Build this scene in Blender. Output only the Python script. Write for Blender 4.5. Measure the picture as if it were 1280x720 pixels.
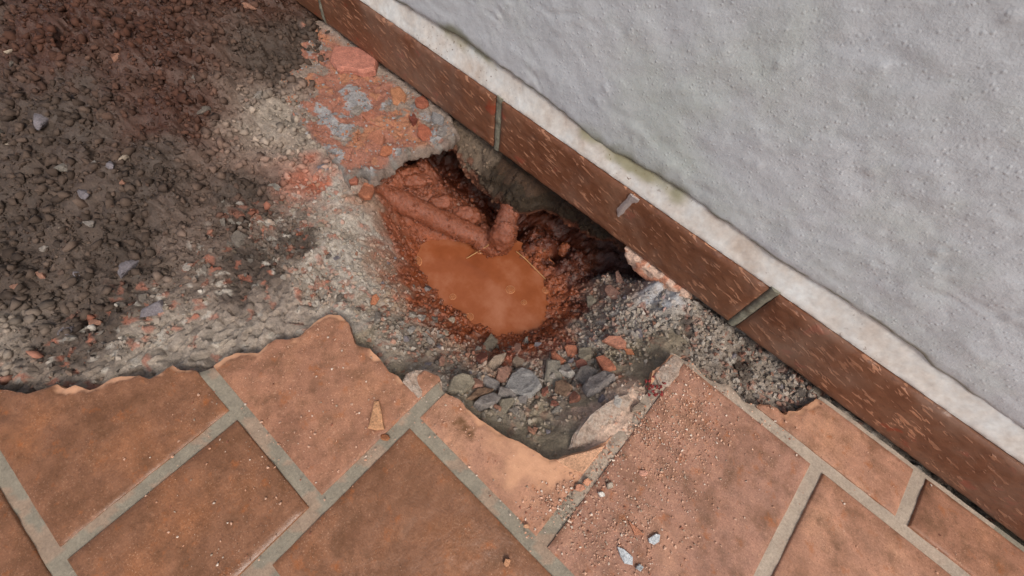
import bpy, bmesh, math, random
import numpy as np
from mathutils import Vector, Matrix

for o in list(bpy.data.objects):
    bpy.data.objects.remove(o)
SC = bpy.context.scene
COL = SC.collection
R = math.radians

# ------------------------------------------------------------------ camera
# world: X runs along the wall, Y points into the wall, Z up; floor top is z = 0
CAM_H, F_PX = 0.75, 552.0
cX = np.array([1583, 1334, -552.0]); cX /= np.linalg.norm(cX)
cY = np.array([946, -894, 552.0]); cY -= cX * (cX @ cY); cY /= np.linalg.norm(cY)
cZ = np.cross(cX, cY)
cam_d = bpy.data.cameras.new('camera')
cam = bpy.data.objects.new('camera', cam_d); COL.objects.link(cam)
cam_d.sensor_width = 36.0
cam_d.lens = F_PX / 1280.0 * 36.0
cam_d.clip_start = 0.01; cam_d.clip_end = 200
right = Vector((cX[0], cY[0], cZ[0])); down = Vector((cX[1], cY[1], cZ[1])); fwd = Vector((cX[2], cY[2], cZ[2]))
cam.matrix_world = Matrix.Translation((0, 0, CAM_H)) @ Matrix((right, -down, -fwd)).transposed().to_4x4()
SC.camera = cam

# ------------------------------------------------------------------ light
SUN_EL, SUN_AZ = 52.0, 118.0          # azimuth of the sun seen from the scene, from +Y clockwise
w = bpy.data.worlds.new('World'); SC.world = w; w.use_nodes = True
nt = w.node_tree
bg = nt.nodes['Background']
sky = nt.nodes.new('ShaderNodeTexSky'); sky.sky_type = 'NISHITA'; sky.sun_disc = False
sky.sun_elevation = R(SUN_EL); sky.sun_rotation = R(SUN_AZ)
sky.air_density = 1.0; sky.dust_density = 6.0; sky.ozone_density = 0.6
nt.links.new(sky.outputs[0], bg.inputs[0]); bg.inputs[1].default_value = 0.10
sd = bpy.data.lights.new('sun', 'SUN'); sd.energy = 1.5; sd.angle = R(18); sd.color = (1.0, 0.965, 0.92)
sun = bpy.data.objects.new('sun', sd); COL.objects.link(sun)
az = R(SUN_AZ)
sv = Vector((math.sin(az) * math.cos(R(SUN_EL)), math.cos(az) * math.cos(R(SUN_EL)), math.sin(R(SUN_EL))))
sun.rotation_euler = sv.to_track_quat('Z', 'Y').to_euler()
SC.view_settings.view_transform = 'Standard'; SC.view_settings.look = 'None'
SC.view_settings.gamma = 1.0; SC.view_settings.exposure = 0.10
SC.render.engine = 'CYCLES'

# ------------------------------------------------------------------ helpers
def ray(px, py):
    d = np.array([px - 640.0, py - 360.0, F_PX])
    return np.array([d @ cX, d @ cY, d @ cZ])
def at(px, py, z=0.0):
    r = ray(px, py); t = (z - CAM_H) / r[2]
    return np.array([r[0] * t, r[1] * t, z])
def at_y(px, py, y):
    r = ray(px, py); t = y / r[1]
    return np.array([r[0] * t, y, r[2] * t + CAM_H])
def S(r, g, b, k=1.0):
    f = lambda c: ((c / 255.0 + 0.055) / 1.055) ** 2.4 if c > 10 else c / 255.0 / 12.92
    return np.array([f(r), f(g), f(b)]) * k

def _h(ix, iy, iz, seed):
    n = (ix.astype(np.int64) * 374761393 + iy.astype(np.int64) * 668265263 + iz.astype(np.int64) * 2147483647 + seed * 974634777) & 0xffffffff
    n = ((n ^ (n >> 13)) * 1274126177) & 0xffffffff
    n = ((n ^ (n >> 16)) * 2246822519) & 0xffffffff
    return ((n ^ (n >> 15)) & 0xffffff) / float(0xffffff)
def vnoise(x, y, z=None, seed=0):
    if z is None: z = np.zeros_like(x)
    ix, iy, iz = np.floor(x), np.floor(y), np.floor(z)
    fx, fy, fz = x - ix, y - iy, z - iz
    u, v, q = [f * f * f * (f * (f * 6 - 15) + 10) for f in (fx, fy, fz)]
    r = 0
    for dx in (0, 1):
        for dy in (0, 1):
            for dz in (0, 1):
                r = r + _h(ix + dx, iy + dy, iz + dz, seed) * (u if dx else 1 - u) * (v if dy else 1 - v) * (q if dz else 1 - q)
    return r * 2 - 1
def fbm(x, y, z=None, oct=4, seed=0):
    r, a, s = 0, 1.0, 1.0
    for i in range(oct):
        r = r + a * vnoise(x * s + i * 17.3, y * s - i * 9.1, None if z is None else z * s, seed + i)
        a *= 0.5; s *= 2.03
    return r
def voro(x, y, seed=0, jit=0.9):
    ix, iy = np.floor(x), np.floor(y)
    f1 = np.full_like(x, 9.0); f2 = np.full_like(x, 9.0); cid = np.zeros_like(x)
    o = np.zeros_like(x)
    for dx in (-1, 0, 1):
        for dy in (-1, 0, 1):
            cx = ix + dx; cy = iy + dy
            px = cx + 0.5 + (_h(cx, cy, o, seed) - 0.5) * jit
            py = cy + 0.5 + (_h(cx, cy, o, seed + 7) - 0.5) * jit
            d = np.hypot(px - x, py - y); idv = _h(cx, cy, o, seed + 13)
            near = d < f1
            f2 = np.where(near, f1, np.minimum(f2, d))
            cid = np.where(near, idv, cid)
            f1 = np.where(near, d, f1)
    return f1, f2, cid
def sstep(a, b, x):
    t = np.clip((x - a) / (b - a), 0, 1); return t * t * (3 - 2 * t)
def poly_sd(x, y, P):
    """signed distance to a polygon, positive inside, capped at 9 cm"""
    P = np.asarray(P, float); x = np.asarray(x, float); y = np.asarray(y, float); cap = .09
    d2 = np.full(x.shape, cap * cap); ins = np.zeros(x.shape, bool)
    if x.size == 0: return d2
    bx0, bx1, by0, by1 = x.min(), x.max(), y.min(), y.max()
    for i in range(len(P)):
        a, b = P[i], P[(i + 1) % len(P)]
        e = b - a
        if min(a[1], b[1]) <= by1 and max(a[1], b[1]) >= by0:
            c = (a[1] > y) != (b[1] > y)
            xi = a[0] + (y - a[1]) * e[0] / (e[1] if abs(e[1]) > 1e-12 else 1e-12)
            ins ^= c & (x < xi)
        if min(a[0], b[0]) > bx1 + cap or max(a[0], b[0]) < bx0 - cap or min(a[1], b[1]) > by1 + cap or max(a[1], b[1]) < by0 - cap: continue
        t = np.clip(((x - a[0]) * e[0] + (y - a[1]) * e[1]) / (e @ e + 1e-12), 0, 1)
        d2 = np.minimum(d2, (x - a[0] - t * e[0]) ** 2 + (y - a[1] - t * e[1]) ** 2)
    d = np.sqrt(d2)
    return np.where(ins, d, -d)

# ------------------------------------------------------------------ objects
def new_mesh(name, V, Fc, mat, parent=None, smooth=False, colors=None):
    me = bpy.data.meshes.new(name)
    me.from_pydata([tuple(v) for v in np.asarray(V, float).tolist()], [], Fc if isinstance(Fc, list) else Fc.tolist())
    if colors is not None:
        at_ = me.color_attributes.new('Col', 'FLOAT_COLOR', 'POINT')
        c = np.ones((len(V), 4), np.float32); c[:, :np.shape(colors)[1]] = colors
        at_.data.foreach_set('color', c.ravel())
    if smooth: me.polygons.foreach_set('use_smooth', [True] * len(me.polygons))
    me.materials.append(mat); me.update()
    o = bpy.data.objects.new(name, me); COL.objects.link(o)
    if parent: o.parent = parent
    return o
def empty(name, loc=(0, 0, 0)):
    o = bpy.data.objects.new(name, None); COL.objects.link(o); o.location = loc; o.empty_display_size = 0.05
    return o
def tag(o, label=None, cat=None, group=None, kind=None):
    if label: o['label'] = label
    if cat: o['category'] = cat
    if group: o['group'] = group
    if kind: o['kind'] = kind
    return o
def shift_parent(child, parent):
    """keep world-space mesh coordinates under an empty that stands elsewhere"""
    child.parent = parent
    child.location = -Vector(parent.location)

def solid(name, us, vs, top, bot, mat, sd=None, pos=None, color=None, parent=None, smooth=True):
    """a sheet with thickness over the grid us x vs; sd > 0 is kept, its edge is pulled onto the outline"""
    U, Vv = np.meshgrid(us, vs, indexing='ij')
    U = U.copy(); Vv = Vv.copy()
    nu, nv = U.shape
    if sd is not None:
        d = sd(U, Vv); keep = d > 0
        cell = keep[:-1, :-1] | keep[1:, :-1] | keep[:-1, 1:] | keep[1:, 1:]
        near = np.zeros_like(keep); near[:-1, :-1] |= cell; near[1:, :-1] |= cell; near[:-1, 1:] |= cell; near[1:, 1:] |= cell
        m = near & ~keep; mu, mv = U[m], Vv[m]; e = .0008
        for _ in range(3):                      # slide the outer vertices onto the outline
            dd = sd(mu, mv)
            gu = (sd(mu + e, mv) - sd(mu - e, mv)) / (2 * e); gv = (sd(mu, mv + e) - sd(mu, mv - e)) / (2 * e)
            g2 = np.maximum(gu * gu + gv * gv, .25)
            mu = mu - np.clip(dd * gu / g2, -.004, .004); mv = mv - np.clip(dd * gv / g2, -.004, .004)
        U[m], Vv[m] = mu, mv
    else:
        cell = np.ones((nu - 1, nv - 1), bool)
    W1 = top(U, Vv); W0 = bot(U, Vv)
    idx = np.arange(nu * nv).reshape(nu, nv)
    N = nu * nv
    i, j = np.nonzero(cell)
    q = np.stack([idx[i, j], idx[i + 1, j], idx[i + 1, j + 1], idx[i, j + 1]], 1)
    faces = [q, q[:, ::-1] + N]
    c = np.pad(cell, 1)
    def side(mask, a, b):
        ii, jj = np.nonzero(mask)
        A = idx[ii + a[0], jj + a[1]]; B = idx[ii + b[0], jj + b[1]]
        faces.append(np.stack([B, A, A + N, B + N], 1))
    core = c[1:-1, 1:-1]
    side(core & ~c[1:-1, :-2], (0, 0), (1, 0)); side(core & ~c[1:-1, 2:], (1, 1), (0, 1))
    side(core & ~c[:-2, 1:-1], (0, 1), (0, 0)); side(core & ~c[2:, 1:-1], (1, 0), (1, 1))
    Fc = np.concatenate(faces)
    P = np.concatenate([np.stack([U.ravel(), Vv.ravel(), W1.ravel()], 1), np.stack([U.ravel(), Vv.ravel(), W0.ravel()], 1)])
    C = None
    if color is not None:
        cc = color(U.ravel(), Vv.ravel()); C = np.concatenate([cc, cc])
    used = np.unique(Fc); remap = np.full(len(P), -1); remap[used] = np.arange(len(used))
    P = P[used]; Fc = remap[Fc]
    if C is not None: C = C[used]
    if pos is not None: P = pos(P)
    o = new_mesh(name, P, Fc, mat, parent, smooth, C)
    if smooth:
        me = o.data
        try: me.set_sharp_from_angle(angle=R(50))
        except Exception: pass
    return o
def box(name, x0, x1, y0, y1, z0, z1, mat, parent=None, bev=0.0):
    bm = bmesh.new()
    bmesh.ops.create_cube(bm, size=1)
    for v in bm.verts:
        v.co = Vector(((x0 + x1) / 2 + v.co.x * (x1 - x0), (y0 + y1) / 2 + v.co.y * (y1 - y0), (z0 + z1) / 2 + v.co.z * (z1 - z0)))
    if bev: bmesh.ops.bevel(bm, geom=bm.edges[:], offset=bev, segments=2, affect='EDGES')
    me = bpy.data.meshes.new(name); bm.to_mesh(me); bm.free(); me.materials.append(mat)
    o = bpy.data.objects.new(name, me); COL.objects.link(o)
    if parent: o.parent = parent
    return o
def tube(name, pts, rad, mat, parent=None, n=20, amp=0.0, seed=1, freq=60, sub=40, color=None, clod=0.0):
    P = np.array(pts, float); k = len(P)
    if np.isscalar(rad): rad = [rad] * k
    t = np.linspace(0, k - 1, sub)
    def cr(A, t):
        A = np.asarray(A, float); i = np.clip(np.floor(t).astype(int), 0, k - 2); f = t - i
        g = lambda j: A[np.clip(j, 0, k - 1)]
        if A.ndim > 1: f = f[:, None]
        p0, p1, p2, p3 = g(i - 1), g(i), g(i + 1), g(i + 2)
        return 0.5 * (2 * p1 + (p2 - p0) * f + (2 * p0 - 5 * p1 + 4 * p2 - p3) * f ** 2 + (3 * p1 - p0 - 3 * p2 + p3) * f ** 3)
    C = cr(P, t); rr = cr(np.array(rad), t)
    T = np.gradient(C, axis=0); T /= np.linalg.norm(T, axis=1)[:, None]
    nrm = np.cross(T[0], [0.3, 0.2, 0.9]); nrm /= np.linalg.norm(nrm)
    V = []
    for i in range(sub):
        nrm = nrm - T[i] * (nrm @ T[i]); nrm /= np.linalg.norm(nrm); b = np.cross(T[i], nrm)
        for a in range(n):
            th = 2 * math.pi * a / n
            V.append(np.concatenate([C[i], rr[i] * (math.cos(th) * nrm + math.sin(th) * b)]))
    V = np.array(V); base = V[:, :3]; off = V[:, 3:]
    p = base + off
    if amp:
        nz = fbm(p[:, 0] * freq, p[:, 1] * freq, p[:, 2] * freq, 4, seed) * amp
        if clod:
            nn = vnoise(p[:, 0] * freq * 2.2, p[:, 1] * freq * 2.2, p[:, 2] * freq * 2.2, seed + 5)
            nz = nz + clod * np.clip(nn, 0, 1) ** 1.5
        p = p + off / np.linalg.norm(off, axis=1)[:, None] * nz[:, None]
    Fc = [[i * n + a, i * n + (a + 1) % n, (i + 1) * n + (a + 1) % n, (i + 1) * n + a] for i in range(sub - 1) for a in range(n)]
    Fc.append(list(range(n))[::-1]); Fc.append([(sub - 1) * n + a for a in range(n)])
    return new_mesh(name, p, Fc, mat, parent, True, None if color is None else np.tile(color, (len(p), 1)))

# ------------------------------------------------------------------ materials
def nodes_of(name):
    m = bpy.data.materials.new(name); m.use_nodes = True
    return m, m.node_tree.nodes, m.node_tree.links, m.node_tree.nodes['Principled BSDF']
def _noise(N, L, vec, scale, detail=6, rough=0.6):
    n = N.new('ShaderNodeTexNoise'); n.inputs['Scale'].default_value = scale; n.inputs['Detail'].default_value = detail
    n.inputs['Roughness'].default_value = rough; L.new(vec, n.inputs['Vector']); return n.outputs['Fac']
def _ramp(N, L, fac, stops):
    r = N.new('ShaderNodeValToRGB'); L.new(fac, r.inputs[0])
    e = r.color_ramp.elements
    while len(e) < len(stops): e.new(0.5)
    for i, (p, c) in enumerate(stops):
        e[i].position = p; e[i].color = (c[0], c[1], c[2], 1) if hasattr(c, '__len__') else (c, c, c, 1)
    return r.outputs[0]
def _mix(N, L, fac, a, b, mode='MIX'):
    m = N.new('ShaderNodeMix'); m.data_type = 'RGBA'; m.blend_type = mode
    for s, v in ((m.inputs[0], fac), (m.inputs[6], a), (m.inputs[7], b)):
        if isinstance(v, bpy.types.NodeSocket): L.new(v, s)
        elif hasattr(v, '__len__'): s.default_value = (v[0], v[1], v[2], 1)
        else: s.default_value = v
    return m.outputs[2]
def _bump(N, L, h, strength, dist, prev=None):
    b = N.new('ShaderNodeBump'); b.inputs['Strength'].default_value = strength; b.inputs['Distance'].default_value = dist
    L.new(h, b.inputs['Height'])
    if prev is not None: L.new(prev, b.inputs['Normal'])
    return b.outputs[0]
def _pos(N): return N.new('ShaderNodeNewGeometry').outputs['Position']

def earth_mat(name, rough=(0.45, 0.9), var=0.35, spec=0.4, bump=0.6, scale=1.0, base=None, wet=False):
    """base colour from the mesh's own colour attribute (or one colour), broken up by noise"""
    m, N, L, B = nodes_of(name); p = _pos(N)
    if base is None:
        a = N.new('ShaderNodeVertexColor'); a.layer_name = 'Col'; c = a.outputs[0]
    else:
        a = N.new('ShaderNodeRGB'); a.outputs[0].default_value = (*base, 1); c = a.outputs[0]
    n1 = _noise(N, L, p, 55 * scale, 8, 0.7); n2 = _noise(N, L, p, 260 * scale, 5, 0.7)
    k1 = _ramp(N, L, n1, [(0.25, 1 - var), (0.75, 1 + var)]); k2 = _ramp(N, L, n2, [(0.3, 1 - var * 0.9), (0.7, 1 + var * 0.9)])
    c = _mix(N, L, 1.0, c, k1, 'MULTIPLY'); c = _mix(N, L, 1.0, c, k2, 'MULTIPLY')
    L.new(c, B.inputs['Base Color'])
    n3 = _noise(N, L, p, 35 * scale, 5, 0.6)
    rr = _ramp(N, L, n3, [(0.35, rough[0]), (0.65, rough[1])])
    if wet: rr = _mix(N, L, a.outputs[1], rr, _ramp(N, L, n3, [(0.35, 0.12), (0.65, 0.45)]))
    L.new(rr, B.inputs['Roughness'])
    B.inputs['Specular IOR Level'].default_value = spec
    b = _bump(N, L, n1, bump, 0.006, None); b = _bump(N, L, n2, bump, 0.002, b); L.new(b, B.inputs['Normal'])
    return m

def tile_mat(name, c0, c1, c2, rough=(0.3, 0.65), dust=0.0):
    m, N, L, B = nodes_of(name); p = _pos(N)
    n1 = _noise(N, L, p, 9, 6, 0.6); n2 = _noise(N, L, p, 40, 7, 0.65); n3 = _noise(N, L, p, 330, 4, 0.7)
    c = _ramp(N, L, n1, [(0.3, c0), (0.5, c1), (0.72, c2)])
    c = _mix(N, L, 1.0, c, _ramp(N, L, n2, [(0.3, 0.78), (0.7, 1.2)]), 'MULTIPLY')
    c = _mix(N, L, 1.0, c, _ramp(N, L, n3, [(0.3, 0.8), (0.7, 1.2)]), 'MULTIPLY')
    st = _ramp(N, L, _noise(N, L, p, 21, 8, 0.72), [(0.47, 0.0), (0.66, 0.7)])
    c = _mix(N, L, st, c, S(104, 72, 48))
    st2 = _ramp(N, L, _noise(N, L, p, 33, 6, 0.7), [(0.57, 0.0), (0.7, 0.75)])
    c = _mix(N, L, st2, c, S(164, 98, 54))
    fl = _ramp(N, L, _noise(N, L, p, 430, 3, 0.7), [(0.6, 0.0), (0.68, 0.8)])
    dz = _ramp(N, L, _noise(N, L, p, 18, 4, 0.6), [(0.4, 0.15), (0.62, 0.9)])
    fm = N.new('ShaderNodeMath'); fm.operation = 'MULTIPLY'; L.new(fl, fm.inputs[0]); L.new(dz, fm.inputs[1])
    c = _mix(N, L, fm.outputs[0], c, S(214, 172, 142))
    gr = _ramp(N, L, _noise(N, L, p, 520, 2, 0.6), [(0.64, 0.0), (0.7, 0.7)])
    c = _mix(N, L, gr, c, S(70, 48, 36))
    a = N.new('ShaderNodeVertexColor'); a.layer_name = 'Col'      # chipped, bare clay where the skin of the tile is gone
    sep = N.new('ShaderNodeSeparateColor'); L.new(a.outputs[0], sep.inputs[0])
    clay = _ramp(N, L, n2, [(0.3, S(196, 146, 114)), (0.7, S(216, 166, 132))])
    c = _mix(N, L, sep.outputs[0], c, clay)
    spk = _ramp(N, L, _noise(N, L, p, 160, 3, 0.8), [(0.62, 0.0), (0.68, 1.0)])
    mm = N.new('ShaderNodeMath'); mm.operation = 'MULTIPLY'; L.new(spk, mm.inputs[0]); L.new(sep.outputs[1], mm.inputs[1])
    c = _mix(N, L, mm.outputs[0], c, S(206, 166, 136))
    c = _mix(N, L, sep.outputs[2], c, S(92, 62, 30))
    L.new(c, B.inputs['Base Color'])
    L.new(_ramp(N, L, n2, [(0.3, rough[0]), (0.7, rough[1])]), B.inputs['Roughness'])
    b = _bump(N, L, n2, 0.25, 0.004); b = _bump(N, L, n3, 0.35, 0.0012, b); L.new(b, B.inputs['Normal'])
    B.inputs['Specular IOR Level'].default_value = 0.4
    return m

M = {}
M['ground'] = earth_mat('damp_rubble_and_mud', (0.55, 0.95), 0.38, 0.5, 0.7, wet=True)
M['mud'] = earth_mat('wet_red_mud', (0.10, 0.42), 0.32, 0.7, 1.0, 1.2)
M['slab'] = earth_mat('broken_screed', (0.5, 0.95), 0.36, 0.4, 1.0)
M['stone'] = earth_mat('rubble_stone', (0.7, 0.97), 0.36, 0.3, 0.8, 1.3)
M['crumb'] = earth_mat('crumbs', (0.7, 0.95), 0.15, 0.3, 0.2, 1.5)
M['tile_brown'] = tile_mat('terracotta_brown', S(116, 80, 56), S(138, 97, 72), S(156, 104, 70), (0.14, 0.42))
M['tile_dusty'] = tile_mat('terracotta_dusty', S(158, 114, 90), S(176, 130, 106), S(190, 142, 112), (0.55, 0.85))
M['tile_left'] = tile_mat('terracotta_worn', S(140, 98, 76), S(160, 114, 90), S(174, 124, 94), (0.4, 0.75))
M['tile_pink'] = tile_mat('terracotta_pinkish', S(150, 110, 91), S(164, 122, 103), S(176, 132, 108), (0.55, 0.85))
M['grout'] = earth_mat('grey_grout', (0.6, 0.9), 0.2, 0.3, 0.4, 1.0)

def plain(name, col, rough=0.8, var=0.15, scale=1.0):
    return earth_mat(name, (max(0.05, rough - 0.15), min(1, rough + 0.1)), var, 0.35, 0.35, scale, col)

def plaster_mat():
    m, N, L, B = nodes_of('grey_white_stucco'); p = _pos(N)
    n1 = _noise(N, L, p, 7, 5, 0.6); n2 = _noise(N, L, p, 130, 5, 0.6)
    c = _ramp(N, L, n1, [(0.3, S(199, 205, 211)), (0.7, S(211, 216, 221))])
    c = _mix(N, L, 1.0, c, _ramp(N, L, n2, [(0.3, 0.92), (0.7, 1.07)]), 'MULTIPLY')
    alg = _ramp(N, L, _noise(N, L, p, 3.2, 5, 0.65), [(0.48, 0.0), (0.7, 0.35)])
    c = _mix(N, L, alg, c, S(184, 200, 178))
    dirt = _ramp(N, L, _noise(N, L, p, 240, 3, 0.6), [(0.66, 0.0), (0.74, 0.5)])
    c = _mix(N, L, dirt, c, S(140, 140, 136))
    a = N.new('ShaderNodeVertexColor'); a.layer_name = 'Col'
    sep = N.new('ShaderNodeSeparateColor'); L.new(a.outputs[0], sep.inputs[0])
    c = _mix(N, L, sep.outputs[0], c, S(118, 118, 84))
    L.new(c, B.inputs['Base Color']); B.inputs['Roughness'].default_value = 0.75
    B.inputs['Specular IOR Level'].default_value = 0.25
    v = N.new('ShaderNodeTexVoronoi'); v.inputs['Scale'].default_value = 115; L.new(p, v.inputs['Vector'])
    pm = _ramp(N, L, v.outputs['Distance'], [(0.0, 1.0), (0.28, 0.0)])
    n3 = _noise(N, L, p, 22, 4, 0.6)
    b = _bump(N, L, n3, 0.2, 0.003); b = _bump(N, L, pm, 0.22, 0.003, b); b = _bump(N, L, n2, 0.3, 0.002, b); b = _bump(N, L, _noise(N, L, p, 420, 4, 0.7), 0.4, 0.0012, b); L.new(b, B.inputs['Normal'])
    return m
M['plaster'] = plaster_mat()

def ledge_mat():
    m, N, L, B = nodes_of('flaking_white_paint'); p = _pos(N)
    n1 = _noise(N, L, p, 16, 6, 0.65); n2 = _noise(N, L, p, 120, 5, 0.6)
    c = _ramp(N, L, n1, [(0.3, S(192, 178, 166)), (0.5, S(208, 203, 197)), (0.7, S(216, 219, 219))])
    c = _mix(N, L, 1.0, c, _ramp(N, L, n2, [(0.3, 0.86), (0.7, 1.08)]), 'MULTIPLY')
    spk = _ramp(N, L, _noise(N, L, p, 190, 2, 0.5), [(0.66, 0.0), (0.7, 1.0)])
    zone = _ramp(N, L, _noise(N, L, p, 9, 2, 0.5), [(0.47, 0.0), (0.6, 1.0)])
    mm = N.new('ShaderNodeMath'); mm.operation = 'MULTIPLY'; L.new(spk, mm.inputs[0]); L.new(zone, mm.inputs[1])
    c = _mix(N, L, mm.outputs[0], c, S(110, 86, 72))
    a = N.new('ShaderNodeVertexColor'); a.layer_name = 'Col'
    sep = N.new('ShaderNodeSeparateColor'); L.new(a.outputs[0], sep.inputs[0])
    c = _mix(N, L, sep.outputs[0], c, S(140, 136, 96))
    L.new(c, B.inputs['Base Color']); B.inputs['Roughness'].default_value = 0.85
    b = _bump(N, L, n1, 0.15, 0.003); b = _bump(N, L, n2, 0.25, 0.0015, b); L.new(b, B.inputs['Normal'])
    return m
M['ledge'] = ledge_mat()

def skirting_mat():
    m, N, L, B = nodes_of('rustic_skirting_tile'); p = _pos(N)
    n1 = _noise(N, L, p, 10, 6, 0.6)
    c = _ramp(N, L, n1, [(0.3, S(108, 68, 48)), (0.5, S(122, 80, 58)), (0.7, S(130, 94, 74))])
    mp = N.new('ShaderNodeMapping'); mp.inputs['Rotation'].default_value = (0, R(-15), 0)
    wn = N.new('ShaderNodeTexNoise'); wn.inputs['Scale'].default_value = 28; wn.inputs['Detail'].default_value = 2; L.new(p, wn.inputs['Vector'])
    wa = N.new('ShaderNodeVectorMath'); wa.operation = 'MULTIPLY_ADD'; L.new(wn.outputs['Color'], wa.inputs[0]); wa.inputs[1].default_value = (.009, .009, .009); L.new(p, wa.inputs[2])
    L.new(wa.outputs[0], mp.inputs[0])
    mp2 = N.new('ShaderNodeMapping'); mp2.inputs['Scale'].default_value = (40, 60, 170); L.new(mp.outputs[0], mp2.inputs[0])
    st = _noise(N, L, mp2.outputs[0], 1.0, 2, 0.5)
    glint = _ramp(N, L, st, [(0.605, 0.0), (0.635, 1.0)])
    dark = _ramp(N, L, st, [(0.3, 1.0), (0.36, 0.0)])
    dk = N.new('ShaderNodeMath'); dk.operation = 'MULTIPLY'; L.new(dark, dk.inputs[0]); dk.inputs[1].default_value = 0.45
    c = _mix(N, L, dk.outputs[0], c, S(84, 48, 34))
    mk = N.new('ShaderNodeMath'); mk.operation = 'MULTIPLY'; L.new(glint, mk.inputs[0]); L.new(_ramp(N, L, _noise(N, L, p, 13, 3, 0.6), [(0.35, 0.25), (0.6, 0.95)]), mk.inputs[1])
    c = _mix(N, L, mk.outputs[0], c, S(186, 134, 104))  # glints on the tile's relief, painted as pale strokes
    n2 = _noise(N, L, p, 90, 5, 0.7)
    c = _mix(N, L, 1.0, c, _ramp(N, L, n2, [(0.3, 0.82), (0.7, 1.15)]), 'MULTIPLY')
    red = _ramp(N, L, _noise(N, L, p, 24, 3, 0.6), [(0.64, 0.0), (0.72, 0.7)])
    c = _mix(N, L, red, c, S(150, 62, 38))
    L.new(c, B.inputs['Base Color'])
    dz = _ramp(N, L, _noise(N, L, p, 6, 5, 0.65), [(0.5, 0.0), (0.7, 0.55)]); c = _mix(N, L, dz, c, S(142, 120, 106)); L.new(c, B.inputs['Base Color'])
    L.new(_ramp(N, L, n2, [(0.3, 0.32), (0.7, 0.55)]), B.inputs['Roughness'])
    b = _bump(N, L, glint, 0.5, 0.0025); b = _bump(N, L, n2, 0.35, 0.002, b); L.new(b, B.inputs['Normal'])
    return m
M['skirting'] = skirting_mat()

def water_mat():
    m, N, L, B = nodes_of('muddy_water'); p = _pos(N)
    n1 = _noise(N, L, p, 9, 5, 0.6)
    L.new(_ramp(N, L, n1, [(0.28, S(130, 70, 42)), (0.5, S(150, 86, 54)), (0.72, S(174, 116, 88))]), B.inputs['Base Color'])
    B.inputs['Roughness'].default_value = 0.05; B.inputs['IOR'].default_value = 1.33
    b = _bump(N, L, _noise(N, L, p, 22, 2, 0.4), 0.05, 0.01); L.new(b, B.inputs['Normal'])
    return m
M['water'] = water_mat()
M['dry_straw'] = plain('dry_straw', S(200, 160, 110), 0.6)
def bubble_mat():
    m, N, L, B = nodes_of('bubble_film')
    B.inputs['Base Color'].default_value = (*S(214, 150, 104), 1); B.inputs['Roughness'].default_value = 0.06
    B.inputs['IOR'].default_value = 1.33; B.inputs['Alpha'].default_value = 0.25
    return m
M['bubble'] = bubble_mat()
M['rim_glint'] = plain('bubble_rim_glint', S(188, 128, 90), 0.25)  # rim colour paints the highlight round each bubble

# ================================================================== THE GROUND: pit of rubble, mud and screed
GREY, LIGHT, OLIV, PINKG = S(150, 139, 127), S(166, 158, 148), S(142, 131, 112), S(160, 134, 116)
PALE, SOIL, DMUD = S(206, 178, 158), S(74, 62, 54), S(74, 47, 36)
MUDR, MUD_SHADE, MUDO, REDB = S(142, 82, 58), S(76, 35, 22), S(146, 80, 50), S(160, 96, 74)  # the darkest mud tone has the cavity's shade put into its colour
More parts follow.
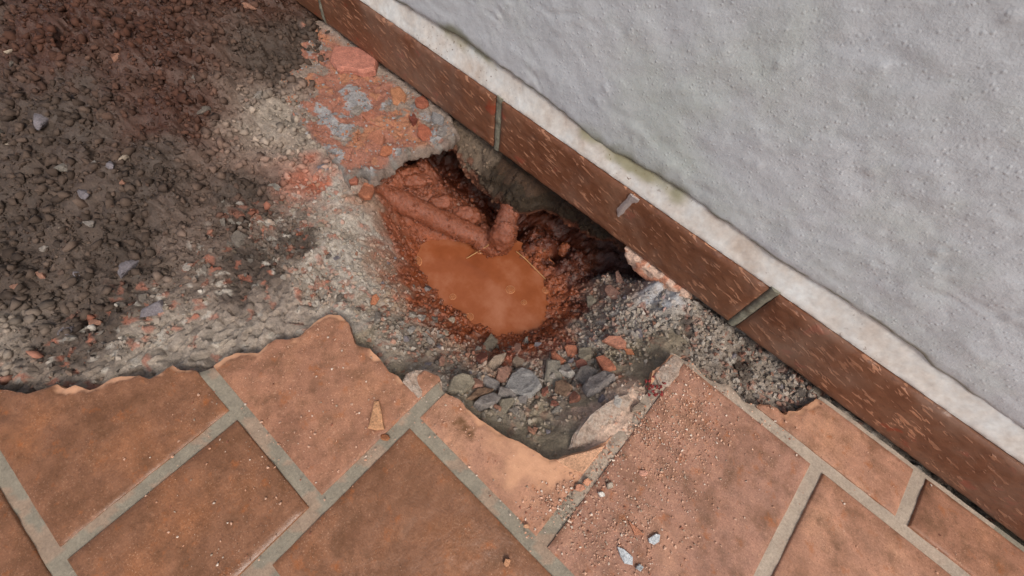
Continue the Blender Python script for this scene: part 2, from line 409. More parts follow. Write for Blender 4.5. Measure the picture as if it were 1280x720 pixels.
# photo spot, height, colour, rubble weight, mud weight
CTRL = [
 (436,405,-.022,LIGHT,.1,0),(447,424,-.028,OLIV,.1,0),(470,438,-.036,GREY,.3,0),(500,466,-.036,OLIV,.2,0),(530,470,-.014,LIGHT,.1,0),(545,482,-.014,LIGHT,.1,0),
 (566,486,-.034,OLIV,.3,0),(590,505,-.045,OLIV,.3,0),(620,530,-.045,OLIV,.2,0),(655,548,-.042,OLIV,.2,0),(688,566,-.03,OLIV,0,0),
 (705,550,-.026,OLIV,0,0),(722,532,-.016,PALE,.1,0),(735,545,-.008,PALE,.2,0),(745,535,-.007,PALE,.2,0),(750,520,-.009,PALE,.3,0),(762,505,-.011,PALE,.3,0),(775,495,-.010,PALE,.3,0),(770,518,-.006,PALE,.2,0),(790,485,-.013,PALE,.3,0),(795,497,-.008,PALE,.2,0),(760,530,-.004,PALE,.1,0),(735,505,-.035,OLIV,0,0),
 (800,470,-.036,OLIV,0,0),(820,448,-.034,OLIV,0,0),(842,425,-.03,OLIV,0,0),(780,470,-.055,OLIV,.4,0),(690,530,-.055,OLIV,.2,0),(660,525,-.062,OLIV,.4,0),
 (640,500,-.085,GREY,.9,0),(600,488,-.075,GREY,1,0),(560,465,-.075,GREY,.7,0),(680,500,-.08,OLIV,.6,0),(715,480,-.08,GREY,.9,0),
 (650,470,-.112,GREY,.9,0),(610,455,-.118,PINKG,1,0),(700,455,-.11,GREY,.9,0),(750,450,-.085,OLIV,.8,0),(790,440,-.06,OLIV,.95,0),
 (560,430,-.125,PINKG,.9,.1),(520,420,-.09,GREY,1,0),(490,400,-.07,GREY,1,0),(465,380,-.052,GREY,.8,0),(450,345,-.040,LIGHT,.6,0),(440,310,-.030,LIGHT,.5,0),(438,270,-.025,LIGHT,.4,0),
 (500,370,-.105,PINKG,1,0),(480,330,-.085,PINKG,.6,.2),(465,290,-.065,LIGHT,.4,.2),(468,255,-.055,PINKG,.3,.5),
 (540,400,-.165,MUDR,.6,.6),(575,415,-.185,MUDO,.4,.8),(510,345,-.16,MUDR,.3,.9),(500,310,-.15,MUDR,.1,1),(520,370,-.17,MUDO,.4,.8),
 (620,434,-.195,MUDO,.4,.7),(660,430,-.185,MUDO,.4,.7),(690,415,-.175,MUDO,.3,.8),(640,445,-.15,REDB,.7,.4),(690,432,-.15,REDB,.7,.3),
 (560,330,-.262,MUDO,0,.2),(600,365,-.27,MUDO,0,.2),(650,385,-.268,MUDO,0,.2),(540,315,-.245,MUDO,0,.4),(630,340,-.27,MUDO,0,.3),
 (522,302,-.222,MUDO,.1,1),(518,325,-.222,MUDO,.1,1),(529,350,-.222,MUDO,.1,1),(553,377,-.222,MUDO,.2,.9),(578,395,-.222,MUDO,.2,.9),(605,413,-.222,MUDO,.2,.9),(630,422,-.222,MUDO,.2,.9),(656,420,-.222,MUDO,.2,.9),(681,405,-.222,MUDO,.2,.9),(692,381,-.222,MUDO,.1,1),(686,356,-.222,MUDO,.1,1),(667,334,-.223,MUDO,.1,1),(545,340,-.25,MUDO,0,.2),(570,375,-.245,MUDO,0,.2),(615,400,-.245,MUDO,0,.2),(670,385,-.245,MUDO,0,.2),(665,355,-.25,MUDO,0,.2),
 (702,395,-.212,MUDO,.2,.9),(707,360,-.215,MUDO,.1,1),(720,385,-.185,MUD_SHADE,.3,.9),(740,400,-.14,GREY,.8,.2),(750,370,-.15,PINKG,.8,.2),(735,350,-.195,MUD_SHADE,.2,1),
 (702,328,-.208,MUD_SHADE,.1,1),(678,314,-.208,MUDO,.1,1),(660,304,-.212,MUD_SHADE,.1,1),(690,305,-.205,MUD_SHADE,.1,1),(718,318,-.20,MUD_SHADE,.1,1),(665,290,-.215,MUD_SHADE,.1,1),(760,345,-.135,GREY,.7,.3),(775,385,-.09,GREY,.9,0),(790,365,-.075,PINKG,.8,0),(800,400,-.062,LIGHT,.95,0),
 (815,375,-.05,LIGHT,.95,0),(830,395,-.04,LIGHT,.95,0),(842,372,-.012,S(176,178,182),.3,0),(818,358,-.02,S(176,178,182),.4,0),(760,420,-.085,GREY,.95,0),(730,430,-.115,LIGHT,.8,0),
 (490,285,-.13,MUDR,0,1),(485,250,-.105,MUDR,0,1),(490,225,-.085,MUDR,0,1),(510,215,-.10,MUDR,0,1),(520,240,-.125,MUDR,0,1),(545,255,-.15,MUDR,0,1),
 (530,285,-.195,MUDR,0,1),(560,300,-.225,MUDR,0,1),(590,310,-.245,MUDR,0,1),(570,265,-.165,MUDR,0,1),(595,270,-.20,MUDR,0,1),(552,223,-.185,MUD_SHADE,0,1),
 (576,238,-.26,MUD_SHADE,0,1),(590,250,-.25,MUD_SHADE,0,1),(608,263,-.265,MUD_SHADE,0,1),(546,197,-.24,MUD_SHADE,0,1),(562,215,-.255,MUD_SHADE,0,1),
 (528,205,-.135,MUD_SHADE,0,1),(415,330,-.030,LIGHT,.6,0),(400,360,-.032,GREY,.8,0),(415,280,-.026,GREY,.5,0),(395,230,-.022,REDB,.4,0),(420,235,-.024,LIGHT,.4,0),(380,300,-.018,SOIL,.8,.1),(455,200,-.03,GREY,.3,0),(400,180,-.025,GREY,.3,0),(860,420,-.03,SOIL,.3,0),(880,415,-.028,GREY,.6,0),(870,395,-.02,LIGHT,.4,0),(920,450,-.028,SOIL,.7,0),(960,480,-.026,GREY,.6,0),(910,430,-.02,GREY,.5,0),
]
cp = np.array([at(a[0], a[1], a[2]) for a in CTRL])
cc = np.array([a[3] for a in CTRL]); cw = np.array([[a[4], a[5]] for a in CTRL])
# world-space points outside the picture of the pit: under tiles, under the slab, under the wall
EXTRA = [(x, y, z, GREY, .8, 0) for x, y, z in [(-.3,-.05,-.03),(-.1,-.05,-.03),(.15,-.05,-.03),(.4,-.05,-.03),(.45,.2,-.03),(.45,.45,-.03),(.2,.2,-.03),(.25,.4,-.03),(.12,.52,-.02),(.3,.56,-.02),
  (-.4,-.1,-.03),(-.5,-.1,-.03),(-.6,-.2,-.03),(-.8,-.4,-.03),(-1.2,-.5,-.03),(-1.7,-.5,-.03),(-2.1,-.4,-.03),(.55,.3,-.03),(.6,.55,-.03),(.45,.56,-.02)]]
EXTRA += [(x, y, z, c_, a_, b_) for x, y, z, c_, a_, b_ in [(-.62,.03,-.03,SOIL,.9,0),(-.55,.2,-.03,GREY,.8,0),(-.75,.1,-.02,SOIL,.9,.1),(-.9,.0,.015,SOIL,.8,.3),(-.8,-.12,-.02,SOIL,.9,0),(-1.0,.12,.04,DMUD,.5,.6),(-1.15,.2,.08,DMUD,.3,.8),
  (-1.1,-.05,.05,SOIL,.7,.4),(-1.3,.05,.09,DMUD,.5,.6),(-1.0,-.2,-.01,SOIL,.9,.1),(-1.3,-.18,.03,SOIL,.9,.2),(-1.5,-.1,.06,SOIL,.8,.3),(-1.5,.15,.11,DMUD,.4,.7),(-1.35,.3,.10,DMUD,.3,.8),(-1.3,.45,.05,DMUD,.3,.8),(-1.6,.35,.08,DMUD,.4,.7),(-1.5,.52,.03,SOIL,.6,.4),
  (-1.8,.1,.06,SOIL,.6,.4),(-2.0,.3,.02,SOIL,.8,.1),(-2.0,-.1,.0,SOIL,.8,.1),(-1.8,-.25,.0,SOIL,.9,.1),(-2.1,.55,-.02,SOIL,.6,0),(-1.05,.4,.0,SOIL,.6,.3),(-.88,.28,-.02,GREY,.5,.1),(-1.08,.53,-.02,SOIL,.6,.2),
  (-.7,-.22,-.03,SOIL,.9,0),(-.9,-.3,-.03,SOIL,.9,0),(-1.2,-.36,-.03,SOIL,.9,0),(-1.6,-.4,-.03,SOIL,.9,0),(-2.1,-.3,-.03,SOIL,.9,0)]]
EXTRA += [(x, y, z, MUD_SHADE, 0, 1) for x, y, z in [(-.74,.47,-.16),(-.68,.50,-.23),(-.85,.6,-.10),(-.6,.62,-.23),(-.45,.64,-.25),(-.3,.64,-.25),(-.15,.62,-.22),(-.05,.63,-.13),(.05,.64,-.05),(-.25,.58,-.27),(-.4,.57,-.28),(-.5,.60,-.28),
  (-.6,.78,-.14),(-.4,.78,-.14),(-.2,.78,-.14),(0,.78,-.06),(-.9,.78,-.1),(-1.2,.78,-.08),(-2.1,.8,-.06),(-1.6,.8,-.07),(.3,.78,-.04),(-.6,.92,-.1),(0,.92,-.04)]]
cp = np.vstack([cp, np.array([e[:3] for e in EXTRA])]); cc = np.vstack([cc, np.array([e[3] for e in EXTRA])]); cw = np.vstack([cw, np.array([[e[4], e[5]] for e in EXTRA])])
def _rbf_fit(P, z, lam=2e-4):
    D = np.linalg.norm(P[:, None] - P[None], axis=2)
    n = len(P); A = np.zeros((n + 3, n + 3)); A[:n, :n] = -D - lam * np.eye(n)
    A[:n, n] = 1; A[:n, n + 1:] = P; A[n, :n] = 1; A[n + 1:, :n] = P.T
    return np.linalg.solve(A, np.concatenate([z, np.zeros(3)]))
_wz = _rbf_fit(cp[:, :2], cp[:, 2], 6e-3)
def base_h(x, y):
    sh = np.shape(x); q = np.stack([np.ravel(x), np.ravel(y)], 1).astype(float)
    out = np.empty(len(q))
    for i in range(0, len(q), 20000):
        s = q[i:i + 20000]; D = np.linalg.norm(s[:, None] - cp[None, :, :2], axis=2)
        out[i:i + 20000] = -D @ _wz[:-3] + _wz[-3] + s @ _wz[-2:]
    return out.reshape(sh)
def idw(x, y, A, power=3.2):
    q = np.stack([np.ravel(x), np.ravel(y)], 1).astype(np.float32); out = np.empty((len(q), A.shape[1])); c2 = cp[:, :2].astype(np.float32); A32 = A.astype(np.float32)
    for i in range(0, len(q), 20000):
        s = q[i:i + 20000]; D2 = (s[:, :1] - c2[None, :, 0]) ** 2 + (s[:, 1:] - c2[None, :, 1]) ** 2
        W = np.exp((-power / 2) * np.log(D2 + np.float32(3e-5))); out[i:i + 20000] = (W @ A32) / W.sum(1)[:, None]
    return out
def ground_h(x, y, rough=True):
    z = base_h(x, y)
    wts = idw(x, y, cw).reshape(*np.shape(x), 2); rub, mud = wts[..., 0], wts[..., 1]
    sx = x + .006 * vnoise(x * 60, y * 60, None, 3); sy = y + .006 * vnoise(x * 60, y * 60, None, 4)
    z = z + .005 * fbm(x * 18, y * 18, None, 4, 11) + .0016 * fbm(x * 120, y * 120, None, 3, 12)
    heap = sstep(-.72, -.84, x)
    f1, f2, c = voro(sx / .055, sy / .055, 23); z = z + heap * (.024 * np.sqrt(np.clip(1 - (f1 * 1.2) ** 2, 0, 1)) * c - .008)
    f1, f2, c = voro(sx / .024, sy / .024, 25); z = z + heap * (.012 * np.sqrt(np.clip(1 - (f1 * 1.25) ** 2, 0, 1)) * c - .004)
    rub = rub * (1 - heap); mud = mud * (1 - .6 * heap)
    f1, f2, c = voro(sx / .026, sy / .026, 21); e = sstep(0, .16, f2 - f1)
    z = z + rub * ((c - .5) * .012 - .007 * (1 - e))
    f1, f2, c = voro(sx / .0105, sy / .0105, 31); e = sstep(0, .22, f2 - f1)
    z = z + rub * ((c - .5) * .0075 - .003 * (1 - e))
    f1, f2, c = voro(sx / .024, sy / .024, 41)
    z = z + mud * (.012 * np.sqrt(np.clip(1 - (f1 * 1.25) ** 2, 0, 1)) * (.35 + c) - .006)
    f1, f2, c = voro(sx / .010, sy / .010, 51)
    z = z + mud * (.0052 * np.sqrt(np.clip(1 - (f1 * 1.3) ** 2, 0, 1)) * (.2 + c))
    return z
def ground_c(x, y):
    wx = x + .022 * fbm(x * 26, y * 26, None, 4, 61); wy = y + .022 * fbm(x * 26 + 50, y * 26, None, 4, 62)
    c = idw(wx, wy, cc, 3.6)
    wts = idw(x, y, cw); rub = wts[:, 0] * (1 - sstep(-.70, -.78, x))
    f1, f2, cid = voro((x + .006 * vnoise(x * 60, y * 60, None, 3)) / .0105, (y + .006 * vnoise(x * 60, y * 60, None, 4)) / .0105, 31)
    tint = np.stack([.78 + .44 * cid] * 3, 1)
    # single brick-red and pale crumbs inside the rubble
    red = ((cid * 7.31) % 1 > .90)[:, None]; pale = ((cid * 13.7) % 1 > .93)[:, None]
    cr = np.where(red, REDB[None], np.where(pale, S(190, 184, 174)[None], c))
    c = c * (1 - rub[:, None] * .75) + cr * rub[:, None] * .75
    return c * (1 + (tint - 1) * rub[:, None])

def ground_c4(x, y):
    c = ground_c(x, y); wt = idw(x, y, cw)[:, 1:]; return np.concatenate([c, np.clip(wt * 1.1, 0, 1)], 1)
def jag(P, seg, amp, seed):
    """break straight runs into short snapped facets"""
    r_ = random.Random(seed); out = []
    for i in range(len(P)):
        a, b = np.array(P[i]), np.array(P[(i + 1) % len(P)]); Ln = np.linalg.norm(b - a); out.append(tuple(a)); t = 0
        nn = np.array([-(b - a)[1], (b - a)[0]]) / max(Ln, 1e-6)
        while True:
            t += seg * r_.uniform(.5, 1.6)
            if t > Ln - seg * .4: break
            out.append(tuple(a + (b - a) * t / Ln + nn * r_.uniform(-amp, amp)))
    return out
# outline of the broken-out area at floor level (inside it no tiles are left)
PIT_PX = [(1030,492),(1012,505),(985,520),(960,505),(935,500),(915,478),(890,472),(868,452),(855,446),(842,440),(828,456),(816,470),(812,490),(800,503),(778,528),(757,552),(735,562),(708,569),(697,573),(688,575),(672,566),(650,553),(622,539),(597,522),(575,500),(556,490),
          (549,470),(530,463),(505,479),(497,470),(478,452),(462,435),(452,434),(443,429),(440,418),(436,404)]
PIT = [tuple(at(a, b)[:2]) for a, b in PIT_PX]
PIT += [tuple(at(a, b)[:2]) for a, b in [(424,393),(398,398),(372,420),(345,424),(322,440),(280,446),(252,462),(214,456),(186,474),(150,470),(112,488),(70,480),(34,492),(-10,486),(-60,470)]]
PIT += [(-2.0, .05), (-1.96, .3), (-2.02, .60), (.34, .60)]
PIT = jag(PIT, .024, .006, 3)
def pit_sd(x, y):
    return poly_sd(x, y, PIT) + .0008 * vnoise(x * 130, y * 130, None, 71)

gx = np.concatenate([np.arange(-2.16, -.80, .0052), np.arange(-.80, .14, .0034), np.arange(.142, .66, .006)]); gy = np.concatenate([np.arange(-.52, -.06, .0052), np.arange(-.06, .60, .0034), np.arange(.6, .95, .008)])
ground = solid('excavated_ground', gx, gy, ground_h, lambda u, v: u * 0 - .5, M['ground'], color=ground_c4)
tag(ground, kind='structure')
def hit(px, py, z0=0.0):
    """where the sight line through a photo spot meets the pit"""
    r = ray(px, py); r = r / np.linalg.norm(r)
    t = np.linspace(.6, 1.9, 2600); P = np.array([0, 0, CAM_H]) + t[:, None] * r
    h = base_h(P[:, 0], P[:, 1]); k = np.argmax(P[:, 2] < h)
    return P[k]
def normal_at(x, y, e=.012):
    n = np.array([-(base_h(np.array([x + e]), np.array([y])) - base_h(np.array([x - e]), np.array([y])))[0] / (2 * e),
                  -(base_h(np.array([x]), np.array([y + e])) - base_h(np.array([x]), np.array([y - e])))[0] / (2 * e), 1.0])
    return n / np.linalg.norm(n)

# ------------------------------------------------------------------ puddle
WZ = -.222
wpx = [(508,300),(540,285),(575,300),(605,302),(640,298),(674,312),(712,345),(718,385),(703,415),(670,430),(630,435),(595,425),(565,405),(535,375),(510,345),(500,320)]
WP = np.array([at(a, b, WZ)[:2] for a, b in wpx])
ctr = WP.mean(0)
V = [(ctr[0], ctr[1], WZ)]; Fc = []
for rr_ in (.35, .7, 1.0):
    for p in WP: q = ctr + (p - ctr) * rr_; V.append((q[0], q[1], WZ))
n = len(WP)
for i in range(n): Fc.append([0, 1 + i, 1 + (i + 1) % n])
for k in range(2):
    for i in range(n): Fc.append([1 + k * n + i, 1 + (k + 1) * n + i, 1 + (k + 1) * n + (i + 1) % n, 1 + k * n + (i + 1) % n])
bm = bmesh.new(); bv = [bm.verts.new(v) for v in V]
for f in Fc: bm.faces.new([bv[i] for i in f])
bmesh.ops.recalc_face_normals(bm, faces=bm.faces[:])
if bm.faces[:][0].normal.z < 0: bmesh.ops.reverse_faces(bm, faces=bm.faces[:])
me = bpy.data.meshes.new('puddle_water'); bm.to_mesh(me); bm.free(); me.materials.append(M['water'])
puddle = bpy.data.objects.new('puddle_water', me); COL.objects.link(puddle); tag(puddle, kind='structure')

# ------------------------------------------------------------------ overhanging screed, upper left
SLAB_PX = [(436,232),(448,214),(462,226),(473,226),(482,213),(492,203),(505,197),(520,193),(537,190),(549,185),(560,183),(571,176),(573,165),(570,152),(566,143)]
SLAB = [tuple(at(a, b, -.02)[:2]) for a, b in SLAB_PX]
SLAB += [(-.60, .60), (-1.16, .60), (-1.17, .52), (-1.10, .47), (-1.06, .40), (-1.0, .34), (-.93, .31), (-.86, .30), (-.80, .29), (-.72, .29)]
SLAB = jag(SLAB, .016, .005, 5)
def slab_sd(x, y): return poly_sd(x, y, SLAB) + .0015 * vnoise(x * 110, y * 110, None, 81)
def slab_top(x, y):
    d = np.clip(slab_sd(x, y), 0, 1)
    z = -.014 - .016 * np.clip(1 - d / .012, 0, 1) ** 1.6 + .006 * np.exp(-((d - .012) / .01) ** 2) * vnoise(x * 70, y * 70, None, 88) + .006 * fbm(x * 22, y * 22, None, 4, 82) + .0016 * fbm(x * 130, y * 130, None, 3, 83)
    f1, f2, c = voro(x / .05 + .3 * vnoise(x * 30, y * 30, None, 9), y / .05 + .3 * vnoise(x * 30, y * 30, None, 8), 84)
    z = z + (c - .5) * .010 - .004 * (1 - sstep(0, .12, f2 - f1))
    return np.minimum(z, -.002)
def slab_bot(x, y):
    d = np.clip(slab_sd(x, y), 0, 1)
    return np.minimum(-.036 - .03 * (1 - np.exp(-d / .03)) + .006 * fbm(x * 35, y * 35, None, 3, 85), slab_top(x, y) - .006)
SC1, SC2, SC3, SC4 = S(158, 108, 90), S(142, 126, 114), S(152, 150, 150), S(172, 120, 92)
def slab_c(x, y):
    a = fbm(x * 16, y * 16, None, 5, 86); b = fbm(x * 22 + 9, y * 22, None, 4, 87)
    d = slab_sd(x, y); wd = (.585 - y)
    c = np.where((a > -.12)[:, None], SC1, SC2); c = np.where((b > .42)[:, None], SC3, c); c = np.where((b < -.52)[:, None], SC4, c)
    edge = sstep(.022, .006, d)[:, None] * .85; c = c * (1 - edge) + S(124, 116, 108) * edge
    wl = sstep(.05, .02, wd + .012 * a)[:, None]; c = c * (1 - wl) + S(150, 134, 122) * wl
    return c
def slab_pos(P):
    k = sstep(-.010, -.03, P[:, 2]) * .004; q = P * 48
    return P + np.stack([k * fbm(q[:, 0], q[:, 1], q[:, 2], 3, 95), k * fbm(q[:, 0] + 9, q[:, 1], q[:, 2], 3, 96), k * .6 * fbm(q[:, 0], q[:, 1] + 9, q[:, 2], 3, 97)], 1)
slab = solid('broken_screed', np.arange(-1.22, -.5, .003), np.arange(.2, .61, .003), slab_top, slab_bot, M['slab'], sd=slab_sd, color=slab_c, pos=slab_pos)
tag(slab, kind='structure')

# ================================================================== TILED FLOOR
floor = empty('tiled_floor'); tag(floor, kind='structure')
GW = .0225     # joint width
rng = random.Random(5)
def tile_color(seed, dustf):
    def f(x, y):
        d = -pit_sd(x, y); n = fbm(x * 30, y * 30, None, 4, seed + 3); n2 = fbm(x * 9, y * 9, None, 3, seed + 4)
        chip = sstep(.009, .004, d + .010 * n + .004)
        big = sstep(.055, .02, d + .03 * n2 + .02 * n) * sstep(-.09, -.03, x) * (x < .11) * (y > .06) * .9
        c = np.zeros((len(x), 3)); c[:, 0] = np.clip(chip + big, 0, 1); c[:, 1] = dustf(x, y)
        q = at(575, 527)[:2]; q2 = at(588, 543)[:2]
        for (qx, qy), rr_ in ((q, .011), (q2, .010), ((q + q2) / 2, .006)): c[:, 2] = np.maximum(c[:, 2], .75 * sstep(rr_, rr_ * .3, np.hypot(x - qx, y - qy) + .007 * fbm(x * 80, y * 80, None, 3, 9)))
        return c
    return f
def tile_top(seed):
    def f(x, y):
        d = -pit_sd(x, y); n = fbm(x * 30, y * 30, None, 4, seed + 3)
        return .0008 * fbm(x * 14, y * 14, None, 3, seed) + .0004 * fbm(x * 90, y * 90, None, 2, seed + 1) - .0025 * sstep(.009, .004, d + .010 * n + .004) - .0012 * sstep(.003, .0, d)
    return f
def make_tile(x0, x1, y0, y1, mat, seed, fine=None, dust=lambda x, y: 0 * x + .12):
    gx_, gy_ = np.meshgrid(np.linspace(x0 + GW / 2, x1 - GW / 2, 24), np.linspace(y0 + GW / 2, y1 - GW / 2, 24)); q_ = pit_sd(gx_, gy_)
    if (q_ > -.001).mean() > .985: return None
    if fine is None: fine = q_.max() > -.03
    a, b, c, d = x0 + GW / 2, x1 - GW / 2, y0 + GW / 2, y1 - GW / 2
    if fine:
        us = np.linspace(a, b, int((b - a) / .0034) + 1); vs = np.linspace(c, d, int((d - c) / .0034) + 1)
        def sdf(x, y):
            rect = np.minimum(np.minimum(x - a, b - x), np.minimum(y - c, d - y)) + .0012 * vnoise(x * 90, y * 90, None, seed) + .0016
            return np.minimum(rect, -pit_sd(x, y))
        top0 = tile_top(seed)
        def top(x, y):
            rect = np.minimum(np.minimum(x - a, b - x), np.minimum(y - c, d - y))
            return top0(x, y) - .0022 * np.exp(-np.clip(rect, 0, 1) / .003)
        return solid('floor_tile', us, vs, top, lambda x, y: x * 0 - .019, mat, sd=sdf, color=tile_color(seed, dust), parent=floor)
    us = np.concatenate([[a, a + .002], np.linspace(a, b, 14)[1:-1], [b - .002, b]]); vs = np.concatenate([[c, c + .002], np.linspace(c, d, 14)[1:-1], [d - .002, d]])
    def top(x, y):
        rect = np.minimum(np.minimum(x - a, b - x), np.minimum(y - c, d - y))
        return .0012 * fbm(x * 10, y * 10, None, 3, seed) - .002 * (rect < .001)
    o = solid('floor_tile', us, vs, top, lambda x, y: x * 0 - .019, mat, parent=floor, color=lambda x, y: np.stack([0 * x, 0 * x + .1, 0 * x], 1))
    return o
# tile joints as measured: A (x = -.177), B (y = .036, right of A), C (x = .099, above B)
xa, yb, xc, TW, TL = -.177, .036, .099, .276, .414
dustP = lambda x, y: .35 + .65 * sstep(.0, .2, y) * sstep(-.15, .0, x)
dustR = lambda x, y: .3 + .7 * sstep(.30, .1, x) * sstep(0, .1, y)
make_tile(xa, xc, yb, yb + TL, M['tile_dusty'], 101, True, dustP)
make_tile(xc, xc + TW, yb, yb + TL, M['tile_pink'], 102, True, dustR)
make_tile(xa, xa + TL, yb - TW, yb, M['tile_brown'], 103, True, lambda x, y: 0 * x + .05)
make_tile(xa - TL, xa, -.14, -.14 + TW, M['tile_left'], 104, True, lambda x, y: 0 * x + .45)
make_tile(xc - .14, xc + .14, yb + TL, .567, M['tile_dusty'], 111, True, dustR)
k = 120
for i in range(0, 5): make_tile(xc + TW * (1 + i), xc + TW * (2 + i), yb, yb + TL, M['tile_dusty'] if i < 1 else M['tile_left'], k); k += 1
for i in range(0, 5): make_tile(xc + .14 + TW * i, xc + .14 + TW * (i + 1), yb + TL, .567, M['tile_dusty'] if i < 1 else M['tile_left'], k); k += 1
for i in range(1, 4): make_tile(xa + TL * i, xa + TL * (i + 1), yb - TW, yb, M['tile_brown'] if i % 2 else M['tile_left'], k); k += 1
for r_ in range(1, 4):
    for i in range(4): make_tile(xa + TL * i, xa + TL * (i + 1), yb - TW * (r_ + 1), yb - TW * r_, rng.choice([M['tile_brown'], M['tile_left']]), k); k += 1
for r_ in range(1, 4):
    for i in range(6):
        o_ = .5 * (r_ % 2) if True else 0
        x1_ = min(xa, xa - TL * (i - o_)); x0_ = xa - TL * (i + 1 - o_)
        if x1_ - x0_ > .05: make_tile(x0_, x1_, -.14 - TW * r_, -.14 - TW * (r_ - 1), rng.choice([M['tile_brown'], M['tile_left']]), k); k += 1
for i in range(1, 6): make_tile(xa - TL * (i + 1), xa - TL * i, -.14, -.14 + TW, M['tile_left'], k); k += 1
for i in range(0, 6):
    make_tile(xa - TL * (i + 1.5), xa - TL * (i + .5), -.14 + TW, -.14 + 2 * TW, M['tile_left'], k); k += 1
    make_tile(xa - TL * (i + 1.5), xa - TL * (i + .5), -.14 + 2 * TW, .567, M['tile_left'], k); k += 1
# joint mortar: one sheet under and between the tiles, broken away with them
def grout_c(x, y):
    n = fbm(x * 25, y * 25, None, 4, 91); c = np.where((n > .35)[:, None], S(156, 136, 118), S(142, 134, 119)) * np.ones((len(x), 1))
    dz = sstep(.06, .2, y) * sstep(.02, .07, x); c = c * (1 - dz[:, None] * .75) + S(182, 166, 150) * dz[:, None] * .75
    return c
def grout_top(x, y): return -.0042 + .0012 * fbm(x * 40, y * 40, None, 4, 92) - .004 * sstep(.012, 0, -pit_sd(x, y))
gsheet = solid('joint_mortar', np.arange(-2.16, .6401, .005), np.arange(-.45, .566, .005), grout_top, lambda x, y: x * 0 - .024, M['grout'],
               sd=lambda x, y: -pit_sd(x, y) - .002 + .004 * fbm(x * 45, y * 45, None, 2, 93), color=grout_c, parent=floor)
def quad_sheet(name, rects, z, mat, parent):
    V, Fc = [], []
    for (x0, x1, y0, y1) in rects:
        b_ = len(V); V += [(x0, y0, z), (x1, y0, z), (x1, y1, z), (x0, y1, z)]; Fc.append([b_, b_ + 1, b_ + 2, b_ + 3])
    return new_mesh(name, V, Fc, mat, parent)
M['grout_far'] = plain('grey_grout_far', S(142, 134, 119), 0.8)
quad_sheet('joint_mortar', [(-12, -2.16, -12, .566), (.64, 12, -12, .566), (-2.16, .64, -12, -.45)], -.0045, M['grout_far'], floor)
quad_sheet('subfloor', [(-12, -2.155, -12, .95), (.655, 12, -12, .95), (-2.155, .655, -12, -.515)], -.03, M['grout_far'], floor)

# ================================================================== HOUSE WALL
wall = empty('house_wall', (0, .7, 0))
tag(wall, 'grey white stucco house wall with brown tile skirting and flaking white ledge', 'wall')
def wpart(o): shift_parent(o, wall); return o
WX0, WX1 = -3.2, 2.4
ex = np.array([-3.2, -1.2, -.786, -.576, -.5, -.429, -.35, -.271, -.2, -.106, 0, .2, .5, .9, 2.4]); ez = np.array([.19, .186, .192, .203, .198, .196, .186, .180, .184, .189, .185, .192, .186, .19, .188])
def edge_z(x): return np.interp(x, ex, ez) - .010 + .0055 * fbm(x * 16, x * 0 + 3, None, 5, 201)
us = np.unique(np.round(np.concatenate([np.arange(-3.2, -1.4, .12), np.arange(-1.4, 1.1, .005), np.arange(1.1, 2.41, .12)]), 4))
vs = np.unique(np.round(np.concatenate([np.arange(0, .5, .005), np.arange(.5, 2.61, .15)]), 4))
def pl_pos(P):   # u = x, v = height above the ragged lower edge, w = stand-off in front of the core
    z = edge_z(P[:, 0]) * np.clip(1 - P[:, 1] / .5, 0, 1) + P[:, 1] + .18 * np.clip(P[:, 1] / .5, 0, 1)
    return np.stack([P[:, 0], .600 - P[:, 2], z], 1)
def pl_top(u, v):
    m = (np.abs(u + .15) < 1.3) * (v < .5)
    f1, f2, c = voro(u / .035, v / .035, 203)
    drop = np.where(c > .86, (.0010 + .010 * (c - .86)) * np.exp(-(f1 / (.09 + .4 * (c - .86))) ** 2), 0)
    g1, g2, gc = voro(u / .014, v / .014, 208); drop = drop + np.where(gc > .72, .0009 * np.exp(-(g1 / (.16 + .3 * (gc - .72))) ** 2), 0)
    crk = np.abs(fbm(u * 5 + v * 6, v * 9, None, 3, 209)); drop = drop - .0014 * np.exp(-(crk / .02) ** 2) * (vnoise(u * 4, v * 4, None, 210) > .15) + .0004 * vnoise(u * 9 + v * 5, v * 60 - u * 38, None, 211) * (vnoise(u * 3, v * 3, None, 212) > -.1)
    ridge = 0.0012 * np.exp(-((v - .05 - .03 * vnoise(u * 9, u * 0, None, 204)) / .012) ** 2) * (vnoise(u * 7, u * 0 + 5, None, 205) > 0)
    return .012 + m * (.0011 * fbm(u * 20, v * 32, None, 4, 202) + drop + ridge) - .006 * np.exp(-v / .004)
def pl_c(u, v):
    a = sstep(.03, 0, v + .012 * fbm(u * 25, v * 25, None, 3, 206)) * sstep(0, .35, fbm(u * 5 + 2, u * 0, None, 3, 207) + .15)
    a = np.maximum(a, .8 * (v < .006) * sstep(-.3, .2, vnoise(u * 30, u * 0, None, 208)))
    return np.stack([a * .8, a * 0, a * 0], 1)
wpart(solid('plaster', us, vs, pl_top, lambda u, v: u * 0 - .004, M['plaster'], pos=pl_pos, color=pl_c))
M['core'] = plain('masonry', S(150, 130, 115), 0.9)
wpart(box('masonry_core', WX0, WX1, .602, .80, .002, 2.75, M['core']))
